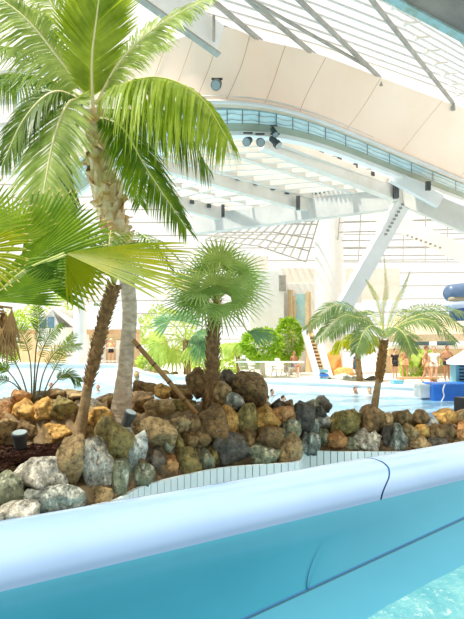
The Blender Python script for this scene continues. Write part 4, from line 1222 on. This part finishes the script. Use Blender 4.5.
# ------------------------------------------------------------------ terrace hut and pavilion on the far left
YH = 34
t = thing('terrace_hut', P(55, 375, YH), 'small white hut with a pitched canvas roof and gable window', 'hut')
g = [P(38, 326, YH), P(52, 309, YH), P(60, 327, YH), P(60, 345, YH), P(38, 345, YH)]
mb = MB(); bk = [p + V((1.4, 2.2, 0)) for p in g]
mb.add(g + bk, [(0, 1, 2, 3, 4), (9, 8, 7, 6, 5), (0, 5, 6, 1), (2, 7, 8, 3), (0, 4, 9, 5), (4, 3, 8, 9)]); mb.build('wall', 'canvas_white', t)
mb = MB(); q = [P(52, 307.5, YH - 0.4), P(76, 328, YH - 0.4), P(84, 328, YH + 1.8), P(62, 307, YH + 1.8)]
mb.add(q + [p + V((0, 0, -0.14)) for p in q], [(0, 1, 2, 3), (7, 6, 5, 4), (0, 4, 5, 1), (1, 5, 6, 2), (2, 6, 7, 3), (3, 7, 4, 0)])
q = [P(52, 307.5, YH - 0.4), P(35, 328, YH - 0.4), P(42, 328, YH + 1.8), P(62, 307, YH + 1.8)]
mb.add(q + [p + V((0, 0, -0.14)) for p in q], [(3, 2, 1, 0), (4, 5, 6, 7), (0, 1, 5, 4), (1, 2, 6, 5), (2, 3, 7, 6), (3, 0, 4, 7)]); mb.build('roof', 'cream_beam', t)
mb = MB()
for x0, x1 in ((40, 46), (48, 54)):
    a, b = P(x0, 328, YH - 0.06), P(x1, 317, YH - 0.06); mb.box((a + b) / 2, (b.x - a.x, 0.08, b.z - a.z))
mb.build('window', 'window_blue', t)
YV = 37
t = thing('pavilion', P(100, 378, YV), 'long open terrace pavilion with a pale roof and warm wooden front', 'pavilion')
mb = MB(); q = [P(58, 329, YV - 1), P(140, 329, YV - 1), P(135, 308, YV + 3), P(76, 305, YV + 3)]
mb.add(q + [p + V((0, 0, -0.25)) for p in q], [(0, 1, 2, 3), (7, 6, 5, 4), (0, 4, 5, 1), (1, 5, 6, 2), (2, 6, 7, 3), (3, 7, 4, 0)]); mb.build('roof', 'roof_grey', t)
mb = MB(); mb.beam(P(20, 332, YV - 1), P(140, 332, YV - 1), 0.2, 0.34); mb.build('fascia_board', 'wood_brown', t)
mb = MB(); a, b = P(20, 378, YV + 1.5), P(140, 333, YV + 1.5); mb.box((a + b) / 2, (b.x - a.x, 0.2, b.z - a.z)); mb.build('back_wall', 'wood_warm', t)
for x in (22, 44, 62, 92, 106, 124, 136):
    mb = MB(); mb.beam(P(x, 378, YV - 0.9), P(x, 333, YV - 0.9), 0.22, 0.22); mb.build('post', 'white_paint', t)
for x in (66, 84, 98, 116):
    mb = MB(); a, b = P(x, 368, YV + 1.3), P(x + 8, 340, YV + 1.3); mb.box((a + b) / 2, (b.x - a.x, 0.1, b.z - a.z)); mb.build('window', 'canvas_white', t)

def railing(x0, x1, ytop, ybot, Y, npanel, cross, label, m='white_paint'):
    t = thing('railing', P((x0 + x1) / 2, ybot, Y), label, 'railing')
    mb = MB()
    for y in (ytop, ybot - 1): mb.beam(P(x0, y, Y), P(x1, y, Y), 0.09, 0.09)
    mb.build('rail', m, t)
    for i in range(npanel + 1):
        x = x0 + (x1 - x0) * i / npanel; mb = MB(); mb.beam(P(x, ytop, Y), P(x, ybot, Y), 0.1, 0.1); mb.build('post', m, t)
    mb = MB()
    for i in range(npanel):
        xa = x0 + (x1 - x0) * i / npanel; xb = x0 + (x1 - x0) * (i + 1) / npanel
        if cross:
            mb.beam(P(xa, ytop, Y), P(xb, ybot, Y), 0.06, 0.06); mb.beam(P(xb, ytop, Y), P(xa, ybot, Y), 0.06, 0.06)
        else:
            for k in range(1, 4):
                x = xa + (xb - xa) * k / 4; mb.beam(P(x, ytop, Y), P(x, ybot, Y), 0.04, 0.04)
    mb.build('infill', m, t)
railing(36, 56, 336, 351, 32.8, 2, True, 'white railing with crossed bars in front of the terrace hut')
railing(54, 118, 348, 362, 32.2, 6, False, 'long white railing along the top of the far pool wall')
railing(236, 304, 362, 383, 25.2, 7, False, 'white railing on the deck below the round shrubs')

# ------------------------------------------------------------------ shrubs
def shrub(cx, cy, w_, h_, Y, key, n, size, label, group=None, trunk=True, name='shrub'):
    c = P(cx, cy, Y); r = V((w_ / 2 / F * Y, w_ / 2 / F * Y * 0.8, h_ / 2 / F * Y))
    base = V((c.x, c.y, 0.05))
    t = thing(name, base, label, 'shrub', group)
    rng = random.Random(int(cx * 13 + cy))
    mb = MB()
    for i in range(n):
        z = rng.uniform(-1, 1); a = rng.uniform(0, 6.283); s_ = math.sqrt(1 - z * z)
        d = V((s_ * math.cos(a), s_ * math.sin(a), z))
        k = rng.uniform(0.72, 1.0) * (1 + 0.2 * noise.noise(d * 2.2 + V((cx, cy, 0))))
        p = c + V((d.x * r.x, d.y * r.y, d.z * r.z)) * k
        e = (d + V((rng.uniform(-.8, .8), rng.uniform(-.8, .8), rng.uniform(-.8, .4)))).normalized()
        f = e.cross(V((rng.uniform(-1, 1), rng.uniform(-1, 1), rng.uniform(-1, 1)))).normalized()
        l = size * rng.uniform(0.7, 1.3)
        mb.add([p, p + e * l * 0.5 + f * l * 0.28, p + e * l, p + e * l * 0.5 - f * l * 0.28], [(0, 1, 2, 3)])
    mb.build('foliage', key, t)
    if trunk:
        mb = MB()
        for k in range(4):
            mb.tube([base + V((0.06 * k, 0.05 * (k % 2), 0)), base.lerp(c, 0.6) + V((0.05 * (k - 1.5), 0, 0)), c + V((r.x * 0.5 * (k - 1.5) / 1.5, 0, r.z * 0.3))], [0.05, 0.04, 0.02], 7, 0)
        mb.build('stem', 'stem_pale', t)
    return t
shrub(262, 345, 42, 32, 26.6, 'lf_shrub', 2600, 0.2, 'wide rounded light green shrub above the white railing', 'clipped shrubs by the railing')
shrub(289, 340, 28, 44, 28.6, 'lf_shrub', 2200, 0.22, 'taller light green shrub next to the turquoise mural', 'clipped shrubs by the railing')
shrub(150, 362, 24, 18, 30, 'lf_far_washed', 800, 0.22, 'low pale green shrub on the far rocks behind the pole', 'far shrubs')
shrub(205, 366, 26, 22, 30, 'lf_far_washed', 800, 0.24, 'low pale green shrub behind the shaggy palm trunk', 'far shrubs')
shrub(226, 368, 20, 20, 31, 'lf_far_washed', 700, 0.22, 'small pale green shrub far behind the biggest brown boulder', 'far shrubs')
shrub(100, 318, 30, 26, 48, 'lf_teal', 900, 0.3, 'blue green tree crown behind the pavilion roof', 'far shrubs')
shrub(56, 312, 60, 34, 49, 'lf_far_washed', 1100, 0.34, 'pale tree crown rising behind the pitched canvas roof', 'far shrubs')
shrub(14, 335, 40, 50, 45, 'lf_far_washed', 1500, 0.32, 'pale green bush behind the hanging dead palm leaves', 'far shrubs')
shrub(412, 370, 22, 16, 26.6, 'lf_far_washed', 500, 0.2, 'pale green bush under the thatched bar', 'far shrubs')
shrub(165, 330, 60, 46, 47, 'lf_far_washed', 1500, 0.34, 'large pale tree crown far behind the windmill palm', 'far shrubs')

# ------------------------------------------------------------------ far palms
def far_palm(cx, cy, ybase, Y, nfr, Lpx, key, leaf, w_, label, drp=0.5, rad=0.13, seed=1, name='far_palm'):
    c = P(cx, cy, Y); base = V((P(cx + 3, ybase, Y).x, Y, 0.05))
    t = thing(name, base, label, 'palm', 'palms on the far side of the pool')
    mb = MB(); mb.tube(spline([base, base.lerp(c, 0.5), c], 10), [rad * 1.2 - 0.03 * i / 10 for i in range(11)], 10, 0, bump=0.08); mb.build('trunk', 'trunk_tan', t)
    rng = random.Random(seed); S = Lpx / F * Y
    for i in range(nfr):
        a = i * 2.399; el = rng.uniform(0.2, 1.1); d = V((math.cos(a), math.sin(a) * 0.8, 0))
        mb = MB()
        frond(mb, [c, c + d * S * 0.3 * math.cos(el) + V((0, 0, S * 0.45 * math.sin(el))), c + d * S * 0.75 + V((0, 0, S * 0.5 * math.sin(el) - 0.05 * S)), c + d * S + V((0, 0, -S * 0.25 + S * 0.3 * (el - .5)))], 18, leaf * S, w_, drp, (0, 0, 1), 0.6, 0.1, 0.15, 0.03)
        mb.build('frond', [key, 'rachis'], t)
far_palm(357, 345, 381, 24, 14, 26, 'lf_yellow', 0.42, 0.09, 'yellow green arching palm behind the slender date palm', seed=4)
far_palm(420, 358, 381, 26.4, 9, 22, 'lf_far_washed', 0.35, 0.1, 'low yellow green palm between the people and the bar', seed=8)
far_palm(237, 352, 380, 28, 10, 22, 'lf_far_washed', 0.45, 0.12, 'small pale palm behind the hanging leaf of the shaggy palm', seed=11)
YQ = 26.5
c = P(182, 340, YQ); base = V((c.x + 0.1, YQ + 2.2, 0.05)); c.y += 2.2
t = thing('far_fan_palm', base, 'pale green broad leaved fan palm across the water behind the bamboo pole', 'palm', 'palms on the far side of the pool')
mb = MB(); mb.tube(spline([base, base.lerp(c, 0.5), c], 8), [0.24 - 0.05 * i / 8 for i in range(9)], 10, 0, bump=0.06); mb.build('trunk', 'trunk_tan', t)
for i, (hx, hy, dx, dy) in enumerate(((164, 334, -24, 12), (170, 322, -20, -8), (160, 344, -14, 20), (196, 332, 20, 14), (192, 344, 10, 18), (184, 322, 4, -18), (174, 348, -4, 18), (200, 342, 14, 22))):
    h = P(hx, hy, YQ + 2 - 0.4 * (i % 3)); tp = P(hx + dx, hy + dy, YQ + 1.6)
    mb = MB(); mb.tube([c, c.lerp(h, 0.5) + V((0, 0, 0.15)), h], 0.03, 5, 1)
    fan(mb, h, tp - h, (0.1, -0.7, 0.7), 1.25, 170, 12, 0.3, 0.3, 0.62); mb.build('fan_leaf', ['lf_teal' if i % 2 else 'lf_far_washed', 'rachis'], t)

def deck_chair(px, Y, rz, label):
    base = V(((px - 232) / F * Y, Y, 0.05))
    t = thing('deck_chair', base, label, 'chair', 'deck chairs behind the railing')
    rot = Matrix.Rotation(rz, 3, 'Z'); T = lambda x, y, z: base + rot @ V((x, y, z))
    mb = MB(); mb.beam(T(0, -0.5, 0.4), T(0, 0.15, 0.36), 0.6, 0.05); mb.build('seat', 'canvas_white', t)
    mb = MB(); mb.beam(T(0, 0.15, 0.36), T(0, 0.5, 1.0), 0.6, 0.05); mb.build('backrest', 'canvas_white', t)
    for x in (-0.3, 0.3):
        for y0, y1, z in ((-0.55, -0.4, 0.4), (0.3, 0.1, 0.36)):
            mb = MB(); mb.beam(T(x, y0, 0), T(x, y1, z), 0.05, 0.05); mb.build('leg', 'pale_mullion', t)
        mb = MB(); mb.beam(T(x, -0.45, 0.58), T(x, 0.3, 0.6), 0.06, 0.05); mb.build('armrest', 'pale_mullion', t)
deck_chair(246, 27.5, 0.5, 'white deck chair farthest from the seated bather behind the railing')
deck_chair(258, 28.2, -0.4, 'white deck chair between two other chairs behind the railing')
deck_chair(278, 27.8, 0.3, 'white deck chair next to the seated bather behind the railing')

# ------------------------------------------------------------------ parasols, bar, blue things on the right
def parasol(px, yapex, yrim, wpx, Y, m, label, zb=0.05):
    a = P(px, yapex, Y); e = P(px, yrim, Y); r = wpx / 2 / F * Y
    t = thing('parasol', (a.x, Y, zb), label, 'parasol')
    mb = MB(); rows = []
    for rr, z in ((0.02, a.z), (r * 0.5, a.z * 0.45 + e.z * 0.55), (r, e.z), (r, e.z - 0.14)):
        rows.append([V((a.x + rr * math.cos(k * math.pi / 4), Y + rr * math.sin(k * math.pi / 4), z)) for k in range(8)])
    mb.strip(rows, 0, True); mb.build('canopy', m, t)
    mb = MB(); mb.tube([(a.x, Y, zb), (a.x, Y, a.z + 0.08)], 0.04, 8, 0); mb.build('pole', 'white_paint', t)
    mb = MB()
    for k in range(8): mb.beam((a.x, Y, a.z - 0.08), (a.x + r * .95 * math.cos(k * math.pi / 4), Y + r * .95 * math.sin(k * math.pi / 4), e.z - 0.02), 0.02, 0.02)
    mb.build('rib', 'white_paint', t)
parasol(474, 343, 361, 54, 20.6, 'canvas_white', 'large white parasol over the teal counter at the picture edge')
parasol(176, 347, 360, 22, 31, 'orange_rock', 'faded orange parasol behind the far fan palm')
# bar
YR = 28
t = thing('thatched_bar', P(430, 382, YR), 'open poolside bar with a pale thatched edge, white posts and blue glazing', 'bar')
mb = MB(); q = [P(388, 335, YR - 0.8), P(520, 333, YR - 0.8), P(520, 312, YR + 3), P(396, 316, YR + 3)]
mb.add(q + [p + V((0, 0, -0.4)) for p in q], [(0, 1, 2, 3), (7, 6, 5, 4), (0, 4, 5, 1), (1, 5, 6, 2), (2, 6, 7, 3), (3, 7, 4, 0)]); mb.build('roof', 'thatch', t)
for x in (390, 409, 414, 430, 436, 456, 476):
    mb = MB(); mb.beam(P(x, 382, YR), P(x, 336, YR), 0.16, 0.16); mb.build('post', 'white_paint', t)
mb = MB(); mb.beam(P(388, 347, YR - 0.05), P(500, 347, YR - 0.05), 0.14, 0.2); mb.build('cross_rail', 'white_paint', t)
for x0, x1 in ((399, 408), (415, 429), (437, 455)):
    mb = MB(); a, b = P(x0, 346, YR + 0.1), P(x1, 337, YR + 0.1); mb.box((a + b) / 2, (b.x - a.x, 0.06, b.z - a.z)); mb.build('pane', 'window_blue', t)
mb = MB(); a, b = P(388, 356, YR + 0.3), P(500, 348, YR + 0.3); mb.box((a + b) / 2, (b.x - a.x, 0.3, b.z - a.z)); mb.build('lintel', 'wood_warm', t)
mb = MB(); a, b = P(386, 381, YR + 3), P(520, 350, YR + 3); mb.box((a + b) / 2, (b.x - a.x, 0.3, b.z - a.z)); mb.build('back_wall', 'wood_warm', t)
t = thing('bar_bench', P(420, 382, 23.2), 'low brown wooden bench behind the standing people', 'bench')
mb = MB(); mb.box(P(418, 378, 23.4), (1.9, 0.45, 0.1)); mb.build('seat', 'wood_brown', t)
for dx in (-0.8, 0.8):
    mb = MB(); mb.box(P(418, 381, 23.4) + V((dx, 0, 0)), (0.12, 0.4, 0.28)); mb.build('leg', 'wood_brown', t)
# teal counter
a, b = P(456, 384, 20.9), P(500, 362, 20.9)
t = thing('teal_counter', (b.x - 1, 21.0, 0.05), 'teal panelled counter with dark slots below the white parasol', 'counter')
mb = MB(); mb.box(((a.x + b.x) / 2, 21.2, (0.05 + b.z) / 2), (b.x - a.x, 0.6, b.z - 0.05)); mb.build('body', 'teal_panel', t, bevel=0.02)
mb = MB()
for k in range(5): mb.box(P(462, 366 + k * 3.4, 20.88), (0.22, 0.06, 0.06))
mb.build('slot', 'cloth_navy', t)
# blue mat block
a, b = P(433, 402, 19.3), P(500, 384, 19.3)
t = thing('pool_mat', (a.x + 1, 19.3, a.z), 'bright blue padded block standing in the pool edge', 'pool mat')
mb = MB(); mb.box(((a.x + b.x) / 2, 19.9, (a.z + b.z) / 2 - 0.1), (b.x - a.x, 1.2, b.z - a.z + 0.2)); mb.build('padding', 'blue_mat', t, bevel=0.06)
mb = MB(); mb.tube(spline([P(445, 384, 19.25), P(443, 390, 19.2), P(444, 396, 19.2), P(441, 402, 19.2)], 10), 0.025, 6, 0); mb.build('rope', 'cloth_white', t)
a, b = P(420, 398, 19.6), P(433, 386, 19.6)
t = thing('white_gate_block', (a.x, 19.8, a.z), 'white block joining the blue padded block to the pool rim', 'block')
mb = MB(); mb.box(((a.x + b.x) / 2, 19.95, (a.z + b.z) / 2), (b.x - a.x, 0.7, b.z - a.z)); mb.build('body', 'white_paint', t, bevel=0.03)
mb = MB(); mb.box(((a.x + b.x) / 2, 19.95, b.z + 0.02), (b.x - a.x + 0.1, 0.8, 0.06)); mb.build('cap', 'tile_white', t)
# teal step in front of the kneeling line
a, b = P(392, 386, 21.8), P(402, 380, 21.8)
mb = MB(); mb.box((a + b) / 2, (b.x - a.x, 0.5, b.z - a.z)); tag(mb.build('pool_step', 'teal_panel', origin=(a + b) / 2, bevel=0.02), 'small teal step block on the pool rim below the person in a dark swimsuit', 'step')
# blue tube slide
YT = 13
t = thing('tube_slide', P(470, 316, YT), 'blue and white stacked water slide tubes coming in over the date palm', 'water slide')
def hull(y0, y1, x0, m, nm, Y=YT, sq=1.0, nose=True):
    a = P(x0, (y0 + y1) / 2, Y); b = P(540, (y0 + y1) / 2 - 6, Y + 0.6)
    r = (y1 - y0) / 2 / F * Y; mb = MB()
    C = [a.lerp(b, i / 12) for i in range(13)]
    rr = [r * (0.55 if i == 0 else 0.9 if i == 1 else 1.0) for i in range(13)]
    C[1] = a.lerp(b, 0.03)
    mb.tube(C, rr, 20, 0); mb.build(nm, m, t, smooth=True)
hull(284, 303, 446, 'slate_blue', 'upper_tube'); hull(296, 304, 449, 'tan_band', 'band', YT - 0.12)
hull(300, 312, 447, 'lavender', 'lower_shell', YT - 0.1); hull(306, 322, 452, 'deep_blue', 'lower_tube', YT - 0.05)
mb = MB(); mb.beam(P(474, 436, YT + 0.3), P(474, 318, YT + 0.3), 0.2, 0.2); mb.build('support', 'white_paint', t)

# ------------------------------------------------------------------ people
def person(loc, rz, label, skin='skin', hair='hair_brown', suit=None, top=None, pose='stand', hgt=1.7, group=None, seed=0):
    """one continuous skinned body with head, face, hands and feet"""
    J = {}
    J['pelvis'] = (0, 0, .93); J['waist'] = (0, 0, 1.08); J['chest'] = (0, 0, 1.27); J['nb'] = (0, 0.01, 1.42); J['head'] = (0, -0.01, 1.53); J['crown'] = (0, -0.015, 1.63)
    for s_, n in ((-1, 'l'), (1, 'r')):
        J['hip' + n] = (s_ * .09, 0, .88); J['kn' + n] = (s_ * .1, -.02, .48); J['an' + n] = (s_ * .1, .01, .09); J['toe' + n] = (s_ * .12, -.15, .035)
        J['sh' + n] = (s_ * .17, .01, 1.375); J['el' + n] = (s_ * .235, .03, 1.1); J['wr' + n] = (s_ * .25, -.04, .87)
    if pose == 'walk':
        J['knl'] = (-.1, -.16, .5); J['anl'] = (-.1, -.18, .1); J['toel'] = (-.12, -.33, .05); J['knr'] = (.1, .04, .48); J['anr'] = (.1, .2, .12); J['toer'] = (.12, .06, .035)
        J['ell'] = (-.24, .12, 1.12); J['wrl'] = (-.25, .1, .9); J['elr'] = (.24, -.06, 1.1); J['wrr'] = (.22, -.24, .95)
    if pose == 'hips':
        J['ell'] = (-.36, .06, 1.14); J['wrl'] = (-.17, -.06, 1.0); J['elr'] = (.36, .06, 1.14); J['wrr'] = (.17, -.06, 1.0)
    if pose == 'fold':
        J['elr'] = (.25, -.02, 1.12); J['wrr'] = (.04, -.2, 1.2); J['ell'] = (-.25, -.02, 1.12); J['wrl'] = (-.06, -.19, 1.14)
    if pose == 'kneel':
        d = .42
        for k in ('pelvis', 'waist', 'chest', 'nb', 'head', 'crown', 'shl', 'shr', 'ell', 'elr', 'wrl', 'wrr', 'hipl', 'hipr'):
            x, y, z = J[k]; J[k] = (x, y - (z - .93) * .25, z - d)
        for s_, n in ((-1, 'l'), (1, 'r')):
            J['kn' + n] = (s_ * .14, -.2, .07); J['an' + n] = (s_ * .12, .2, .06); J['toe' + n] = (s_ * .12, .32, .04)
    if pose == 'sit':
        d = .46
        for k in ('pelvis', 'waist', 'chest', 'nb', 'head', 'crown', 'shl', 'shr', 'ell', 'elr', 'hipl', 'hipr'):
            x, y, z = J[k]; J[k] = (x, y, z - d)
        for s_, n in ((-1, 'l'), (1, 'r')):
            J['kn' + n] = (s_ * .12, -.42, .46); J['an' + n] = (s_ * .12, -.4, .09); J['toe' + n] = (s_ * .13, -.55, .035); J['wr' + n] = (s_ * .14, -.3, .52)
    if pose == 'swim':
        for s_, n in ((-1, 'l'), (1, 'r')):
            J['el' + n] = (s_ * .3, -.16, 1.2); J['wr' + n] = (s_ * .3, -.38, 1.3)
    rad = {'pelvis': .125, 'waist': .11, 'chest': .13, 'nb': .055, 'head': .06, 'crown': .05, 'hip': .085, 'kn': .056, 'an': .038, 'toe': .03, 'sh': .055, 'el': .04, 'wr': .027}
    keys = list(J); idx = {k: i for i, k in enumerate(keys)}
    E = [('pelvis', 'waist'), ('waist', 'chest'), ('chest', 'nb'), ('nb', 'head'), ('head', 'crown')]
    for n in 'lr': E += [('pelvis', 'hip' + n), ('hip' + n, 'kn' + n), ('kn' + n, 'an' + n), ('an' + n, 'toe' + n), ('chest', 'sh' + n), ('sh' + n, 'el' + n), ('el' + n, 'wr' + n)]
    me = bpy.data.meshes.new('skel'); me.from_pydata([J[k] for k in keys], [(idx[a], idx[b]) for a, b in E], [])
    o = bpy.data.objects.new('skel', me); COL.objects.link(o)
    sk = o.modifiers.new('s', 'SKIN'); sb = o.modifiers.new('b', 'SUBSURF'); sb.levels = 1
    for k in keys:
        r = rad.get(k) or rad[k[:-1]]
        v = me.skin_vertices[0].data[idx[k]]; v.radius = (r, r); v.use_root = (k == 'pelvis')
    dg = bpy.context.evaluated_depsgraph_get(); dg.update()
    ev = o.evaluated_get(dg); m2 = bpy.data.meshes.new_from_object(ev)
    mb = MB(); mb.add([v.co.copy() for v in m2.vertices], [tuple(p.vertices) for p in m2.polygons])
    bpy.data.objects.remove(o); bpy.data.meshes.remove(me)
    hc = V(J['head']) + V((0, -.012, .045))
    mb.ell(hc, (.078, .098, .118), 0)
    mb.tube([hc + V((0, -.09, .015)), hc + V((0, -.118, -.022)), hc + V((0, -.095, -.03))], [.008, .017, .008], 6, 0)
    for s_ in (-1, 1): mb.ell(hc + V((s_ * .08, .01, -.005)), (.012, .022, .032), 0, 6, 5)
    for n, s_ in (('l', -1), ('r', 1)):
        w0 = V(J['wr' + n]); d = (w0 - V(J['el' + n])).normalized()
        sd = d.cross(V((0, 1, 0.2))); sd = sd.normalized() if sd.length > .1 else V((1, 0, 0))
        fw = d.cross(sd)
        mb.tube([w0, w0 + d * .05, w0 + d * .09], [.026, .036, .034], 8, 0)
        for q, ln in ((-1.5, .062), (-.5, .075), (.5, .08), (1.5, .07)):
            b0 = w0 + d * .085 + fw * q * .017
            mb.tube([b0, b0 + d * ln * .5, b0 + d * ln * .95 + sd * .015 * s_], [.0095, .0085, .006], 5, 0)
        mb.tube([w0 + d * .03 - fw * .03, w0 + d * .06 - fw * .055, w0 + d * .095 - fw * .06], [.012, .011, .008], 5, 0)
    k = hgt / 1.7
    rot = Matrix.Rotation(rz, 3, 'Z'); loc = V(loc)
    X = lambda p: loc + rot @ (V(p) * k)
    mb.v = [X(p) for p in mb.v]
    t = thing('person', loc, label, 'person', group)
    mb.build('body', skin, t, smooth=True)
    mb = MB()
    mb.ell(hc + V((0, .02, .03)), (.086, .098, .105), 0); mb.v = [X(p) for p in mb.v if True]
    mb.build('hair', hair, t, smooth=True)
    mb = MB()
    for s_ in (-1, 1): mb.ell(hc + V((s_ * .03, -.092, .005)), (.011, .008, .007), 0, 6, 5)
    mb.ell(hc + V((0, -.09, -.055)), (.022, .01, .006), 0, 6, 5)
    mb.v = [X(p) for p in mb.v]; mb.build('face_features', 'hair_dark', t)
    def tubeJ(seq, n=12):
        mb = MB()
        for pts_, rr in seq: mb.tube(pts_, rr, n, 0)
        mb.v = [X(p) for p in mb.v]; return mb
    if suit:
        pv, ws = V(J['pelvis']), V(J['waist']); seq = [([ws, pv, pv - V((0, 0, .09))], [.145, .165, .15])]
        for n in 'lr':
            h, kn = V(J['hip' + n]), V(J['kn' + n]); seq.append(([h, h.lerp(kn, .35)], [.1, .095]))
        tubeJ(seq).build('swimwear', suit, t, smooth=True)
    if top:
        pv, ws, ch = V(J['pelvis']), V(J['waist']), V(J['chest'])
        seq = [([pv, ws, ch, ch + V((0, 0, .1))], [.16, .14, .165, .12])]
        for n in 'lr': seq.append(([V(J['sh' + n]), V(J['sh' + n]).lerp(V(J['el' + n]), .5)], [.075, .06]))
        tubeJ(seq).build('top', top, t, smooth=True)
    return t
def stand(px, Y, *a, **k):
    return person(((px - 232) / F * Y, Y, k.pop('z', 0.05)), *a, **k)
stand(447, 24.2, 0.1, 'person in dark swim trunks with hands on hips near the white parasol', 'skin_tan', 'hair_dark', 'cloth_navy', None, 'hips', 1.78)
stand(426, 22.8, 1.2, 'person walking sideways at the pool edge beside someone in a white top', 'skin_tan', 'hair_brown', 'cloth_peach', None, 'walk', 1.78)
stand(434, 23.4, -0.5, 'person in a white top next to the one walking sideways', 'skin', 'hair_brown', 'cloth_white', 'cloth_white', 'stand', 1.72)
stand(395, 24.6, 0.4, 'person in a black swimsuit standing above the small teal step', 'skin', 'hair_dark', 'cloth_black', 'cloth_black', 'stand', 1.62)
stand(405, 25.2, -0.3, 'person with folded arms standing before the pale bush', 'skin_tan', 'hair_brown', 'cloth_peach', None, 'fold', 1.7)
stand(356, 24.6, 0.6, 'person kneeling in blue on a pale rock at the far pool edge', 'skin', 'hair_brown', 'cloth_blue', 'cloth_blue', 'kneel', 1.7, z=0.3)
stand(294, 26.8, 0.4, 'person sitting bare chested behind the white railing', 'skin_tan', 'hair_brown', 'cloth_blue', None, 'sit', 1.75, z=0.25)
stand(111, 33.5, 0.2, 'person with white hair and a peach top standing behind the slim dark trunk', 'skin', 'cloth_white', 'cloth_black', 'cloth_peach', 'stand', 1.75, z=0.55)
def swimmer(px, py, label, hair, skin='skin', rz=0.0):
    Y = (ZC + 0.28) * F / (py - HZ); person(((px - 232) / F * Y, Y, -0.4 - 1.40), rz, label, skin, hair, None, None, 'swim', 1.7, 'swimmers in the pool')
swimmer(272, 393, 'swimmer with dark hair in the pool right behind the biggest brown boulder', 'hair_dark', rz=0.5)
swimmer(267, 400, 'swimmer with dark hair closest to the biggest brown boulder', 'hair_dark', rz=-0.7)
swimmer(283, 400, 'swimmer just above the thin upright brown stone', 'hair_dark', rz=1.0)
swimmer(355, 391, 'swimmer with dark hair out in the pool below the kneeling person', 'hair_dark', 'skin_tan', rz=0.2)
swimmer(369.5, 391.5, 'swimmer with brown hair close to the slender date palm trunk', 'hair_brown', rz=-0.3)
swimmer(98, 388.5, 'swimmer in a red cap between the slim trunk and the thick trunk', 'cloth_red', rz=0.2)
swimmer(51, 386, 'swimmer in a red cap behind the small feather palm', 'cloth_red', rz=-0.4)

# stool under the seated person
c = V(((294 - 232) / F * 26.8, 26.8, 0.05))
t = thing('stool', c, 'white deck stool under the person behind the railing', 'stool')
mb = MB(); mb.box(c + V((0, 0.1, 0.52)), (0.6, 0.5, 0.08)); mb.build('seat', 'white_paint', t)
for dx in (-.26, .26):
    for dy in (-.1, .3):
        mb = MB(); mb.box(c + V((dx, dy, 0.24)), (0.05, 0.05, 0.48)); mb.build('leg', 'white_paint', t)

# tidy: stray bracket meshes become setting, helper data removed
for o in scene.objects:
    if o.parent is None and o.type == 'MESH' and 'label' not in o and 'kind' not in o:
        o['kind'] = 'structure'
    if '_o' in o: del o['_o']
